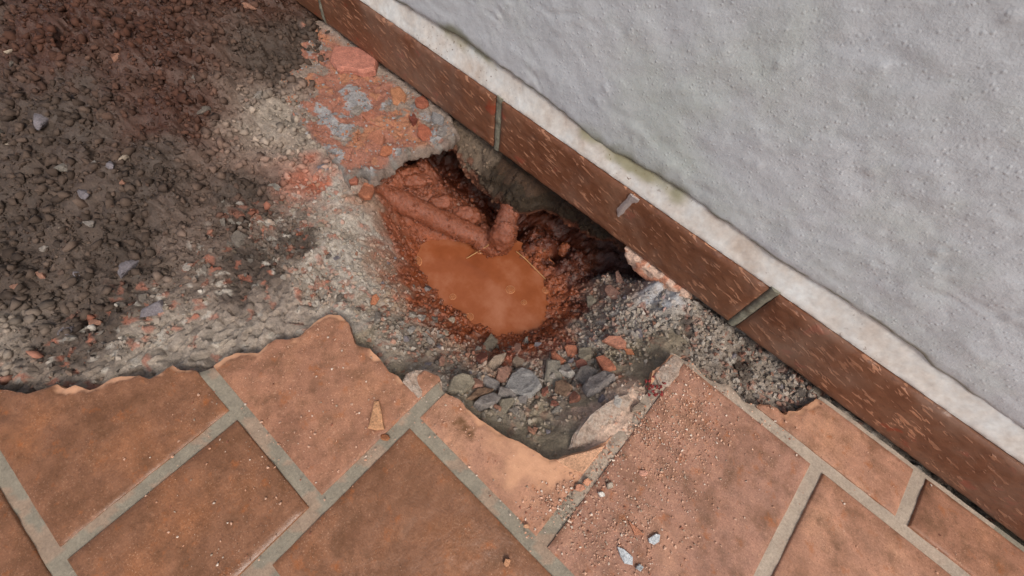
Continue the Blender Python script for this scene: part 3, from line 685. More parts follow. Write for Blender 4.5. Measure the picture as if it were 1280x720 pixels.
# sloping white ledge on top of the skirting
def led_pos(P):
    y = .5725 + (.604 - .5725) * P[:, 1]; z = .1385 + (.205 - .1385) * P[:, 1] ** 1.25
    return np.stack([P[:, 0], y - P[:, 2] * .7, z + P[:, 2] * .7], 1)
def led_top(u, v): return .0016 * fbm(u * 14, v * 1.0, None, 3, 211) + .0006 * fbm(u * 120, v * 8, None, 3, 212) - .003 * np.exp(-v / .05)
def led_c(u, v):
    a = sstep(.45, .8, v + .25 * fbm(u * 18, v * 2, None, 3, 213)) * sstep(-.05, .3, fbm(u * 5 + 2, u * 0, None, 3, 207) + .1)
    return np.stack([a * .75, a * 0, a * 0], 1)
lus = np.unique(np.round(np.concatenate([np.arange(-3.2, -1.4, .12), np.arange(-1.4, 1.1, .004), np.arange(1.1, 2.41, .12)]), 4))
wpart(solid('ledge', lus, np.linspace(0, 1, 20), led_top, lambda u, v: u * 0 - .02, M['ledge'], pos=led_pos, color=led_c))
# skirting tiles and their joints
JX = [-3.2, -2.35, -1.73, -1.108, -.486, .136, .758, 1.38, 2.4]
def sk_pos(P): return np.stack([P[:, 0], .587 - P[:, 2], P[:, 1]], 1)
for i in range(len(JX) - 1):
    a, b = JX[i] + .009, JX[i + 1] - .009
    st = .005 if -1.3 < a < 1 else .05
    us = np.linspace(a, b, max(3, int((b - a) / st))); vs = np.linspace(.001, .1345, 28 if st < .01 else 5)
    def sk_top(u, v, a=a, b=b):
        e = np.minimum(np.minimum(u - a, b - u), np.minimum(v - .001, .1345 - v))
        return .020 + .0008 * fbm(u * 14, v * 14, None, 3, 221) + .0008 * fbm(u * 50 - v * 20, v * 150 + u * 60, None, 2, 222) - .0045 * np.exp(-np.clip(e, 0, 1) / .0035)
    wpart(solid('skirting_tile', us, vs, sk_top, lambda u, v: u * 0, M['skirting'], pos=sk_pos))
def mortar_mat():
    m, N, L, B = nodes_of('crumbly_mortar'); p = _pos(N)
    n1 = _noise(N, L, p, 85, 7, 0.7); n2 = _noise(N, L, p, 260, 5, 0.7)
    c = _ramp(N, L, n1, [(0.28, S(140, 124, 110)), (0.45, S(184, 162, 146)), (0.62, S(196, 182, 168)), (0.76, S(186, 134, 106))])
    c = _mix(N, L, 1.0, c, _ramp(N, L, n2, [(0.3, 0.65), (0.7, 1.2)]), 'MULTIPLY')
    L.new(c, B.inputs['Base Color']); B.inputs['Roughness'].default_value = 0.9
    b = _bump(N, L, n1, 0.8, 0.008); b = _bump(N, L, n2, 0.7, 0.003, b); L.new(b, B.inputs['Normal'])
    return m
M['mortar'] = mortar_mat()
M['joint'] = plain('grey_green_joint', S(128, 126, 112), 0.7, 0.3)
for x in JX[1:-1]:
    us = np.linspace(x - .0088, x + .0088, 8); vs = np.linspace(-.002, .140, 40)
    wpart(solid('skirting_joint', us, vs, lambda u, v: .0165 + .0018 * fbm(u * 60, v * 60, None, 3, 231) - .004 * np.abs((u - x) / .0088) ** 3, lambda u, v: u * 0, M['joint'], pos=sk_pos))
# white paint drip over the skirting
us = np.linspace(-.17, -.135, 22); vs = np.linspace(.066, .136, 34)
def drip_sd(u, v):
    mid = -.1535 + .004 * np.sin(v * 60) + .35 * np.clip(v - .118, 0, 1)
    return .0068 + .0015 * vnoise(v * 120, v * 0, None, 3) + .006 * sstep(.12, .134, v) - np.abs(u - mid) - .006 * sstep(.078, .066, v)
M['drip'] = plain('paint_drip', S(172, 160, 156), 0.6, .15)
wpart(solid('paint_drip', us, vs, lambda u, v: .0215 + .0015 * sstep(0, .006, drip_sd(u, v)), lambda u, v: u * 0 + .019, M['drip'], sd=drip_sd, pos=sk_pos))
# footing under the skirting: ragged concrete hanging over the cavity
fx = np.array([-3.2, -1.2, -.75, -.69, -.66, -.62, -.574, -.54, -.503, -.47, -.434, -.40, -.385, -.33, -.29, -.24, -.2, -.16, -.117, -.08, 0, .3, 2.4])
fz = np.array([-.10, -.10, -.09, -.092, -.098, -.102, -.126, -.142, -.155, -.142, -.122, -.118, -.124, -.140, -.146, -.135, -.118, -.102, -.086, -.07, -.06, -.05, -.05])
def foot_pos(P):     # u = x, v in 0..1 down the face then back along the underside
    x, v, wv = P[:, 0], P[:, 1], P[:, 2]
    zb = np.interp(x, fx, fz) + .008 * fbm(x * 40, x * 0 + 1, None, 4, 241)
    t = np.clip(v / .7, 0, 1); bk = np.clip((v - .7) / .3, 0, 1)
    z = -.0005 + t * zb + bk * .02
    lump = sstep(-.72, -.62, x) * sstep(-.32, -.38, x) * sstep(.08, .5, t) * .052 + .012 * np.exp(-((x + .435) / .035) ** 2) * sstep(.5, .9, t)
    lump2 = .012 * np.exp(-((t - .75) / .18) ** 2) * sstep(-.5, -.42, x)
    y = .590 + (.012 + .022 * sstep(-.42, -.34, x)) * sstep(0, .12, t) - lump - lump2 + .012 * t ** 4 + bk * .30
    ny = np.where(bk > 0, 0, 1.0); 
    return np.stack([x, y - wv * ny, z - wv * (1 - ny)], 1)
def foot_top(u, v):
    f1, f2, c = voro(u / .02, v / .12, 242)
    return .004 + (.008 * fbm(u * 30, v * 5, None, 4, 243) + .009 * (c - .5) * (u < -.40) + .003 * fbm(u * 150, v * 24, None, 3, 244)) * sstep(0, .08, v)
def foot_c(u, v):
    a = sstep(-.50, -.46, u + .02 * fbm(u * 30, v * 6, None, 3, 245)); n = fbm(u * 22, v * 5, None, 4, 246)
    gl = np.where((n > .3)[:, None], S(106, 74, 58), S(104, 90, 76)); dk = np.where((n > .25)[:, None], S(68, 50, 36), S(54, 43, 31))  # dk adds the shade under the skirting to the damp concrete's colour
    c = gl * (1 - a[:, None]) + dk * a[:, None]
    mud = sstep(.45, .68, v + .08 * n)[:, None] * .7
    return c * (1 - mud) + S(138, 84, 62) * mud
us = np.unique(np.round(np.concatenate([np.arange(-3.2, -1.2, .2), np.arange(-1.2, .2, .0036), np.arange(.2, 2.41, .2)]), 4)); vs = np.linspace(0, 1, 60)
wpart(solid('footing', us, vs, foot_top, lambda u, v: u * 0 - .002, M['slab'], pos=foot_pos, color=foot_c))
gu_ = np.random.default_rng(12); fu = gu_.uniform(-.72, -.12, 1500); fv = gu_.uniform(.12, .72, 1500)
FOOT_GRAIN = (foot_pos(np.stack([fu, fv, foot_top(fu, fv)], 1)), foot_c(fu, fv), fu)
# pinkish mortar bed left under the skirting at the right
mb = [(779,312),(800,327),(822,343),(842,357),(858,369),(858,388),(842,379),(826,364),(808,352),(795,341),(786,331),(781,322)]
MB = [tuple(at_y(a, b, .562)[[0, 2]]) for a, b in mb]
MBX = [p for p in MB]
def mb_sd(u, v): return poly_sd(u, v, MBX) + .0015 * fbm(u * 120, v * 120, None, 3, 251)
us = np.arange(-.14, .09, .003); vs = np.arange(-.06, .012, .003)
def mb_c(u, v):
    n = fbm(u * 70, v * 70, None, 3, 252); return np.where((n > .25)[:, None], S(200, 142, 116), S(216, 184, 164))
wpart(solid('mortar_bed', us, vs, lambda u, v: .028 + .003 * fbm(u * 60, v * 60, None, 3, 253) - .006 * np.exp(-np.clip(mb_sd(u, v), 0, 1) / .004), lambda u, v: u * 0 + .002, M['slab'], sd=mb_sd, pos=sk_pos, color=mb_c))

# ================================================================== PIPE
pipe = empty('water_pipe', tuple(at(610, 300, -.20)))
tag(pipe, 'mud caked pipe bending up into the footing above the orange puddle', 'pipe')
run = tube('pipe_run', [at(468, 232, -.10), at(492, 247, -.112), at(525, 263, -.135), at(562, 281, -.165), at(592, 294, -.187), at(614, 303, -.198)], [.026, .027, .027, .027, .026, .026], M['mud'], n=30, amp=.0018, freq=60, sub=130, color=MUDR, seed=3, clod=.0035)
elb = tube('elbow', [at(596, 297, -.190), at(610, 303, -.198), at(622, 304, -.198), at_y(630, 292, .492), at_y(633, 280, .508)], [.026, .030, .033, .031, .028], M['mud'], n=30, amp=.004, freq=70, sub=80, color=MUDR, seed=5, clod=.007)
ris = tube('riser', [at_y(626, 298, .488), at_y(630, 284, .506), at_y(637, 263, .543), at_y(642, 245, .566), at_y(645, 234, .60)], [.027, .0265, .026, .0265, .028], M['mud'], n=28, amp=.002, freq=50, sub=70, color=S(142, 84, 62), seed=7, clod=.003)
for o in (run, elb, ris): shift_parent(o, pipe)

# ================================================================== LOOSE PIECES
def rings(poly3, nrm, t, seed, embed=.004, flat=False, center=None):
    """angular lump from an outline lying on a plane: sunk foot, shoulder ring, tilted top"""
    r_ = random.Random(seed); P = np.array(poly3); n_ = len(P); c = P.mean(0)
    V = []
    tilt = np.array([r_.uniform(-1, 1), r_.uniform(-1, 1), r_.uniform(-1, 1)]); tilt -= nrm * (tilt @ nrm)
    ext = np.linalg.norm(P - c, axis=1).max()
    levels = [(1.0, -embed), (1.03, t * .4), (.97 if flat else .95, t * (.92 if flat else .85)), ((.93 if flat else .74), t)]
    for li, (s, hgt) in enumerate(levels):
        for i in range(n_):
            j = 0 if flat else r_.uniform(-.06, .06)
            q = c + (P[i] - c) * (s + j * (li > 0))
            hh = hgt + (0 if li == 0 else (tilt @ (q - c)) * (.12 if flat else .45) + (0 if flat else r_.uniform(-.10, .10) * t))
            V.append(q + nrm * hh)
    Fc = []
    for l in range(3):
        for i in range(n_):
            a, b = l * n_ + i, l * n_ + (i + 1) % n_; Fc.append([a, b, b + n_, a + n_])
    Fc.append([3 * n_ + i for i in range(n_)]); Fc.append([i for i in range(n_)][::-1])
    return V, Fc
def orient(V, Fc, nrm):
    """make faces look outward"""
    V = np.array(V); f = Fc[-2]; a = np.cross(V[f[1]] - V[f[0]], V[f[2]] - V[f[0]])
    return Fc if a @ nrm > 0 else [g[::-1] for g in Fc]
def piece(name, outline_px, t, col, label, cat, seed, group=None, z=None, flat=False, lift=0.0, rough_sub=False, mat=None):
    px = np.array(outline_px, float); cpx = px.mean(0)
    if z is None:
        C = hit(*cpx); nrm = normal_at(C[0], C[1]); C = C + nrm * (.002 + lift)
    else:
        C = at(cpx[0], cpx[1], z); nrm = np.array([0, 0, 1.0])
    poly = []
    o_ = np.array([0, 0, CAM_H])
    for q in px:
        r_ = ray(*q); tt = ((C - o_) @ nrm) / (r_ @ nrm); poly.append(o_ + r_ * tt)
    V, Fc = rings(poly, nrm, t, seed, flat=flat, embed=.004 if z is None else 0.0)
    Fc = orient(V, Fc, nrm)
    V = np.array(V) - C
    if rough_sub:
        bm = bmesh.new(); bv = [bm.verts.new(v) for v in V]
        for f in Fc: bm.faces.new([bv[i] for i in f])
        bmesh.ops.triangulate(bm, faces=bm.faces[:])
        bmesh.ops.subdivide_edges(bm, edges=bm.edges[:], cuts=2, use_grid_fill=True)
        bm.normal_update()
        p = np.array([v.co[:] for v in bm.verts]); nz = fbm(p[:, 0] * 90, p[:, 1] * 90, p[:, 2] * 90, 3, seed) * .0014
        for v, d in zip(bm.verts, nz): v.co += v.normal * float(d)
        me = bpy.data.meshes.new(name); bm.to_mesh(me); bm.free()
        ca = me.color_attributes.new('Col', 'FLOAT_COLOR', 'POINT'); ca.data.foreach_set('color', np.tile([*col, 1.0], len(me.vertices)).astype(np.float32))
        me.materials.append(mat or M['stone']); o = bpy.data.objects.new(name, me); COL.objects.link(o)
    else:
        o = new_mesh(name, V, Fc, mat or M['stone'], colors=np.tile(col, (len(V), 1)))
    o.location = tuple(C)
    tag(o, label, cat, group)
    return o
def blob(cx, cy, w_, h_, rot=0, n=8, seed=0):
    r_ = random.Random(seed * 31 + 7); out = []
    for i in range(n):
        a = 2 * math.pi * (i + r_.uniform(-.38, .38)) / n; k_ = r_.uniform(.84, 1.18)
        x, y = w_ / 2 * k_ * math.cos(a), h_ / 2 * k_ * math.sin(a)
        c_, s_ = math.cos(R(rot)), math.sin(R(rot)); out.append((cx + x * c_ - y * s_, cy + x * s_ + y * c_))
    return out
LIL, BEI, PNK, ORG, RED, WHT, GRY, BRN, OLV = S(152, 148, 148), S(172, 150, 130), S(190, 136, 116), S(196, 104, 62), S(166, 84, 62), S(206, 202, 196), S(152, 146, 140), S(150, 112, 82), S(160, 152, 132)
# centre, size, turn, thickness, colour, name, label
ROCKS = [
 (612,434,17,17,0,.014,OLV,'concrete_chunk','olive grey concrete chunk closest below the front tip of the puddle'),
 (647,437,10,9,20,.008,PNK,'brick_chip','small pink brick chip at the front tip of the orange puddle'),
 (603,448,13,15,10,.010,RED,'brick_chunk','dark red brick chunk left of the beige flat stone below the puddle'),
 (619,457,24,11,-20,.010,BEI,'flat_stone','beige flat stone lying tilted between the red brick chunk and pink chunk'),
 (630,468,20,17,-25,.011,PNK,'brick_chunk','dull pink brick chunk in the middle of the rubble, above the lilac stones'),
 (647,453,13,11,0,.008,BEI,'rubble_stone','small rounded beige stone right of the flat beige stone'),
 (613,480,22,12,30,.010,LIL,'concrete_chunk','slim lilac grey chunk tilted down to the right beside the big slab'),
 (595,480,18,14,10,.010,PNK,'brick_chunk','pinkish chunk between two grey stones near the broken tile edge'),
 (574,484,28,17,15,.014,OLV,'concrete_chunk','olive beige concrete chunk at the left end of the rubble, by the tile edge'),
 (635,494,30,11,0,.010,LIL,'concrete_chunk','long lilac grey chunk under the big grey slab'),
 (607,504,32,15,-12,.016,LIL,'concrete_chunk','large pale lilac grey chunk resting against the broken tile edge'),
 (599,494,26,11,-14,.012,BRN,'brick_chunk','brown chunk lying on top of the large lilac chunk by the tile edge'),
 (632,509,18,15,0,.012,OLV,'rubble_stone','light olive rounded stone right of the large lilac chunk'),
 (652,501,12,10,0,.008,LIL,'rubble_stone','small grey stone right of the light olive stone'),
 (645,515,10,8,0,.006,GRY,'rubble_stone','tiny grey stone below the light olive stone'),
 (697,451,17,14,-20,.012,ORG,'brick_chunk','bright orange brick chunk left of the crumbly red chunks'),
 (715,442,15,13,10,.010,ORG,'brick_chunk','orange brick chunk above right of the brightest orange chunk'),
 (726,456,15,11,0,.008,RED,'brick_chunk','crumbly red brick chunk between the orange chunk and the pink tile shards'),
 (709,464,20,15,10,.014,WHT,'concrete_chunk','whitish concrete chunk at the left end of the grey slab'),
 (731,470,30,16,-8,.011,GRY,'concrete_chunk','grey slab piece between the whitish chunk and the dark rock'),
 (748,482,40,15,-28,.018,S(134,130,132),'concrete_chunk','dark grey elongated rock leaning on the mortar ledge'),
 (732,443,20,17,20,.010,OLV,'concrete_chunk','grey crumbly chunk between orange bricks and crescent tile shard'),
 (718,498,13,12,0,.009,S(160,84,56),'brick_chunk','rust red chunk at the foot of the dark elongated rock'),
 (704,487,22,16,20,.010,BRN,'brick_chunk','brown earthy chunk left of the dark elongated rock'),
 (681,489,9,10,0,.006,RED,'brick_chip','small red chip right of the big grey slab'),
 (694,505,10,8,0,.006,RED,'brick_chip','red chip lowest in the rubble, near the bare mortar'),
 (772,503,11,13,10,.010,WHT,'rubble_stone','angular white stone on the mortar ledge'),
 (796,510,13,12,-20,.009,BEI,'rubble_stone','beige stone on the mortar joint near the dark red crumbs'),
 (468,375,9,11,0,.006,S(214,120,66),'clay_chip','bright orange clay chip alone on the grey left slope'),
 (526,398,10,9,0,.007,WHT,'pebble','pale pebble, right one of a pair on the grey left slope'),
 (516,393,9,9,0,.006,S(190,186,176),'pebble','pale pebble, left one of a pair on the grey left slope'),
 (514,412,9,8,0,.006,WHT,'pebble','pale pebble just below the pebble pair on the left slope'),
 (498,421,10,10,0,.006,S(186,180,172),'pebble','pale grey pebble lowest on the left slope, near the rim'),
 (472,396,9,13,0,.007,GRY,'rubble_stone','grey stone below the orange clay chip'),
 (534,361,11,9,0,.009,S(120,118,124),'pebble','dark grey pebble at the left shore of the puddle'),
 (768,368,16,14,30,.010,PNK,'brick_chunk','pink crumbly chunk under the right end of the cavity'),
 (739,378,15,13,0,.010,OLV,'rubble_stone','grey green stone right of the puddle above the red mud'),
 (775,352,10,14,-15,.008,PNK,'brick_chip','pink chip in the dark corner below the skirting'),
 (552,452,9,9,0,.006,PNK,'brick_chip','pink chip left of the rubble heap below the left slope'),
 (690,470,30,26,15,.009,S(140,136,124),'concrete_chunk','grainy grey concrete lump right of the big slab'),
]
for i, (cx_, cy_, w_, h_, rot, t_, col_, nm, lab) in enumerate(ROCKS):
    cat = {'concrete_chunk': 'concrete chunk', 'brick_chunk': 'brick chunk', 'brick_chip': 'brick chip', 'flat_stone': 'stone', 'rubble_stone': 'stone', 'pebble': 'pebble', 'clay_chip': 'clay chip'}[nm]
    piece(nm, blob(cx_, cy_, w_ * 1.08, h_ * 1.08, rot, 5 + i % 3, i), t_ * .75, (col_ * .55 + GREY * .32), lab, cat, 300 + i, rough_sub=w_ > 18)
piece('concrete_slab_piece', [(634,480),(640,470),(652,463),(664,468),(672,478),(676,486),(664,497),(655,498),(645,492),(628,490)], .012, S(152,150,148), 'big flat grey concrete slab piece in the middle of the rubble', 'concrete chunk', 350, rough_sub=True, flat=True)
piece('tile_shard', [(753,427),(762,421),(776,422),(783,429),(782,437),(770,435)], .008, S(196,138,114), 'crescent shaped pink tile shard on the right slope', 'tile shard', 351, flat=True, lift=.004)
piece('tile_shard', [(745,449),(754,446),(764,453),(770,461),(754,465),(750,459)], .008, S(192,126,100), 'pointed pink tile shard just below the crescent shaped shard', 'tile shard', 352, flat=True, lift=.004)
piece('tile_shard', [(780,437),(790,438),(793,443),(783,442)], .006, S(196,130,96), 'small orange tile splinter beside the crescent shaped shard', 'tile shard', 353, flat=True, lift=.003)
piece('mortar_remnant', [(505,481),(510,471),(521,465),(532,463),(546,467),(552,478),(552,488),(540,491),(524,500)], .011, S(176,170,160), 'whitish mortar remnant at the corner between left tile and joint', 'mortar', 354, z=-.014, rough_sub=True, mat=M['mortar'])
piece('mortar_remnant', [(712,560),(720,540),(735,521),(752,508),(770,497),(782,494),(790,502),(776,522),(760,545),(750,557),(732,562)], .011, S(206,184,168), 'pale pinkish mortar ledge beside the bare clay piece', 'mortar', 355, z=-.016, rough_sub=True, mat=M['mortar'])
piece('mortar_remnant', [(817,470),(826,458),(842,445),(850,452),(846,470),(834,484),(822,482)], .008, S(204,190,178), 'whitish mortar crust by the dark red crumbs', 'mortar', 356, z=-.006, rough_sub=True, mat=M['mortar'])
# on the tiles
piece('tile_shard', [(468,502),(474,501),(478,519),(481,537),(471,538),(461,536),(465,518)], .006, S(206,156,118), 'pale orange wedge shaped tile shard on the left tile', 'tile shard', 360, z=.0012, flat=True)
piece('clay_chip', blob(481, 547, 12, 9, 20, 8, 41), .006, S(168,112,78), 'brown clay chip on the grey joint under the wedge shard', 'clay chip', 361, z=-.004)
piece('plaster_flake', [(771,683),(779,686),(790,696),(790,706),(780,704),(775,695)], .004, S(204,210,214), 'largest white plaster flake on the right tile', 'plaster flake', 362, z=.0012, flat=True)
piece('plaster_flake', [(810,673),(819,667),(824,668),(823,677),(817,681),(811,678)], .004, S(202,208,212), 'white plaster flake nearest the right, beside the triangular tile splinter', 'plaster flake', 363, z=.0012, flat=True)
piece('plaster_flake', blob(799, 709, 9, 9, 0, 7, 43), .004, S(200,206,208), 'small white plaster flake right below the largest flake', 'plaster flake', 364, z=.0012)
piece('tile_shard', [(785,651),(795,659),(804,668),(793,669)], .004, S(186,128,100), 'thin triangular tile splinter above the white flakes', 'tile shard', 365, z=.0012, flat=True)
piece('plaster_flake', blob(752, 618, 10, 7, 20, 7, 44), .004, WHT, 'bright white flake beside the dusty joint', 'plaster flake', 366, z=.0012)
piece('rubble_stone', blob(762, 607, 10, 9, 0, 7, 45), .005, S(164,152,138), 'grey crumb above the bright white flake', 'stone', 367, z=.0012)
piece('tile_shard', blob(803, 591, 10, 10, 0, 6, 46), .004, S(212,158,136), 'pale pink chip alone on the right tile', 'tile shard', 368, z=.0012)
piece('tile_shard', [(696,575),(710,570),(735,564),(754,558),(742,574),(728,592),(716,587),(703,582)], .0042, S(210,164,132), 'smooth orange bare clay piece broken off at the pit corner', 'tile shard', 369, z=.0005, flat=True)
piece('brick_chip', blob(733, 603, 10, 9, 0, 7, 47), .006, S(206,150,120), 'pale orange crumb on the joint below the bare clay piece', 'brick chip', 370, z=-.002)
piece('brick_chip', blob(724, 610, 14, 10, 10, 7, 48), .007, S(200,144,118), 'larger pale orange crumb where the joint is broken', 'brick chip', 371, z=-.002)
piece('clay_chip', blob(658, 658, 8, 6, 0, 7, 49), .004, S(204,156,122), 'pale clay chip near the meeting of the two joints', 'clay chip', 372, z=.0012)
piece('clay_chip', blob(634, 703, 9, 10, 0, 6, 50), .004, S(196,146,112), 'light clay chip on the wet brown front tile', 'clay chip', 373, z=.0012)
# tile remnant at the upper left and debris on the screed
piece('tile_remnant', [(418,60),(440,62),(460,64),(475,69),(474,77),(470,94),(456,97),(440,93),(424,92),(414,80)], .016, S(190,128,110), 'pink tile remnant left standing on the screed beside the skirting', 'tile remnant', 380, z=-.014, flat=True, rough_sub=True)
for i, (cx_, cy_, w_, h_, rot, t_, col_, lab) in enumerate([
 (497,122,20,26,30,.010,S(216,150,110),'pale orange smooth brick piece on the screed near the skirting'),
 (527,130,18,14,20,.012,S(190,112,86),'red brick lump below the skirting, right of the pale orange piece'),
 (517,150,10,16,-10,.009,S(160,84,66),'small dark red brick lump under the red brick lump'),
 (531,168,20,18,10,.012,S(194,112,84),'red brick lump just above the dark cavity mouth'),
 (468,152,26,16,20,.010,S(192,122,96),'reddish brick lump on the screed near the left'),
 (470,178,24,16,-20,.010,S(196,128,100),'reddish brick lump below its look-alike on the left of the screed'),
 (484,190,18,12,-20,.010,S(206,128,92),'orange brick lump at the lip of the broken screed'),
 (458,240,18,24,10,.009,S(200,126,92),'orange brick lump sunk in the grey slope left of the mud'),
 (441,226,14,14,0,.008,S(196,120,96),'pinkish red brick lump on the grey slope, farthest left'),
 (446,140,16,14,0,.010,S(178,168,158),'pale grey mortar lump on the reddish screed'),
 (548,152,16,12,30,.012,S(150,148,148),'grey concrete lump beside the skirting at the cavity mouth'),
 (556,166,20,14,-10,.014,S(158,152,148),'grey concrete knob overhanging the cavity mouth')]):
    nm = 'concrete_lump' if 'grey' in lab.split('lump')[0].split('knob')[0] and 'brick' not in lab else 'brick_lump'
    zz = -.012 if cy_ < 200 else -.028
    piece(nm, blob(cx_, cy_, w_, h_, rot, 7, 60 + i), t_ * .75, col_ * .62 + .06 * GREY, lab, 'concrete lump' if nm == 'concrete_lump' else 'brick lump', 400 + i, z=zz - .004, rough_sub=True)
# lumps of mud that can be told apart round the pipe
for i, (cx_, cy_, w_, h_, z_, lab) in enumerate([
 (582,268,34,24,-.165,'large wet mud clod between the pipe run and the riser'),
 (553,252,28,18,-.14,'glistening mud clod behind the pipe run'),
 (520,226,34,18,-.105,'broad mud clod under the lip of the broken screed'),
 (606,288,16,14,-.19,'small mud clod stuck at the pipe elbow'),
 (705,312,14,18,-.225,'upright red mud clod right of the riser'),
 (680,296,18,12,-.235,'dark mud clod in the shade behind the riser')]):
    C = at(cx_, cy_, z_); px2m = np.linalg.norm(C - np.array([0, 0, CAM_H])) / F_PX
    bm = bmesh.new(); bmesh.ops.create_icosphere(bm, subdivisions=4, radius=1)
    p = np.array([v.co[:] for v in bm.verts]); d = 1 + .22 * fbm(p[:, 0] * 2.2, p[:, 1] * 2.2, p[:, 2] * 2.2, 4, 500 + i) + .10 * np.clip(vnoise(p[:, 0] * 7, p[:, 1] * 7, p[:, 2] * 7, 520 + i), 0, 1)
    rt, dn = np.array(right), np.array(down)
    fw = np.array(fwd)
    p = (p * d[:, None]); q = p[:, :1] * rt * w_ / 2 * px2m + p[:, 1:2] * dn * h_ / 2 * px2m + p[:, 2:] * fw * min(w_, h_) / 2 * px2m
    for v, c_ in zip(bm.verts, q): v.co = c_
    bmesh.ops.recalc_face_normals(bm, faces=bm.faces[:])
    me = bpy.data.meshes.new('mud_clod'); bm.to_mesh(me); bm.free()
    ca = me.color_attributes.new('Col', 'FLOAT_COLOR', 'POINT'); ca.data.foreach_set('color', np.tile([*(MUDR if i < 4 else MUDO), 1.0], len(me.vertices)).astype(np.float32))
    me.polygons.foreach_set('use_smooth', [True] * len(me.polygons)); me.materials.append(M['mud'])
    o = bpy.data.objects.new('mud_clod', me); COL.objects.link(o); o.location = tuple(C); tag(o, lab, 'mud clod')
# straws
tag(tube('straw', [at(611, 306, -.168), at(600, 313, -.195), at(583, 323, WZ + .002)], .0011, M['dry_straw'], n=8, sub=16), 'short pale straw leaning from the pipe elbow into the puddle', 'straw')
tag(tube('straw', [at(645, 314, WZ + .004), at(656, 323, WZ + .006), at(668, 335, WZ + .006), at(682, 349, WZ + .005)], .0010, M['dry_straw'], n=8, sub=20), 'long thin curved straw floating along the right side of the puddle', 'straw')
# bubbles and floating bits
for (bx_, by_, br_, lab) in [(638,362,5.5,'white ringed bubble in the middle of the puddle'),(655,378,3.5,'faint bubble just right of the ringed bubble'),(519,327,8,'largest bubble at the left shore of the puddle'),
                             (566,371,4,'bubble near the lower left shore of the puddle'),(600,313,5,'bubble under the pipe run'),(587,396,5,'bubble at the front left shore of the puddle'),(682,363,4,'bubble at the right shore of the puddle')]:
    C = at(bx_, by_, WZ); r_ = br_ * np.linalg.norm(C - np.array([0, 0, CAM_H])) / F_PX
    root = empty('bubble', tuple(C)); tag(root, lab, 'bubble', 'bubbles on the puddle')
    bm = bmesh.new(); bmesh.ops.create_uvsphere(bm, u_segments=20, v_segments=10, radius=r_)
    bmesh.ops.delete(bm, geom=[v for v in bm.verts if v.co.z < -1e-4], context='VERTS')
    for v in bm.verts: v.co.z *= .4
    me = bpy.data.meshes.new('film'); bm.to_mesh(me); bm.free(); me.polygons.foreach_set('use_smooth', [True] * len(me.polygons)); me.materials.append(M['bubble'])
    o = bpy.data.objects.new('film', me); COL.objects.link(o); o.parent = root
    th = np.linspace(0, 2 * math.pi, 25)[:-1]; V = []; Fc = []
    for a in th:
        for b in np.linspace(0, 2 * math.pi, 7)[:-1]:
            q = r_ + .09 * r_ * math.cos(b); V.append((q * math.cos(a), q * math.sin(a), .09 * r_ * math.sin(b)))
    for i in range(24):
        for j in range(6): Fc.append([i * 6 + j, ((i + 1) % 24) * 6 + j, ((i + 1) % 24) * 6 + (j + 1) % 6, i * 6 + (j + 1) % 6])
    new_mesh('rim', V, Fc, M['rim_glint'], root, True)
# dark red crumbs by the right-hand joint
npr = np.random.default_rng(8)
def hulls(k, seed):
    r_ = np.random.default_rng(seed); out = []
    for _ in range(k):
        bm = bmesh.new(); p = r_.normal(size=(12, 3)); p /= np.linalg.norm(p, axis=1)[:, None]; p *= r_.uniform(.75, 1.1, (12, 1))
        for v in p: bm.verts.new(v)
        g = bmesh.ops.convex_hull(bm, input=bm.verts[:]); bmesh.ops.triangulate(bm, faces=bm.faces[:])
        bm.verts.index_update(); out.append((np.array([v.co[:] for v in bm.verts]), np.array([[v.index for v in f.verts] for f in bm.faces]))); bm.free()
    return out
HULL = hulls(8, 3)
def scatter(name, pts, size, flat, cols, mat, kind='stuff', label=None, parent=None, smooth=False):
    VV, FF, CC = [], [], []; b_ = 0
    for i, p in enumerate(pts):
        v, f = HULL[int(npr.integers(len(HULL)))]
        q = npr.normal(size=4); q /= np.linalg.norm(q); w_, x, y, z = q
        Rm = np.array([[1 - 2 * (y * y + z * z), 2 * (x * y - z * w_), 2 * (x * z + y * w_)], [2 * (x * y + z * w_), 1 - 2 * (x * x + z * z), 2 * (y * z - x * w_)], [2 * (x * z - y * w_), 2 * (y * z + x * w_), 1 - 2 * (x * x + y * y)]])
        s = size[i] * np.array([1, npr.uniform(.6, 1), npr.uniform(.5, .9)])
        vv = (v * s) @ Rm.T; vv[:, 2] *= flat
        VV.append(vv + p); FF.append(f + b_); b_ += len(v); CC.append(np.tile(cols[i] * npr.uniform(.8, 1.15), (len(v), 1)))
    o = new_mesh(name, np.concatenate(VV), np.concatenate(FF), mat, parent, smooth, np.concatenate(CC))
    tag(o, label, None, None, kind); return o
pts = [at(822 + npr.normal() * 6, 484 + npr.normal() * 6, .003) for _ in range(26)]
o = scatter('dark_red_crumbs', pts, npr.uniform(.0025, .005, 26), .7, [S(132, 52, 50)] * 26, M['crumb'], label='dark red crumbs spilled beside the dusty joint'); o['category'] = 'crumbs'

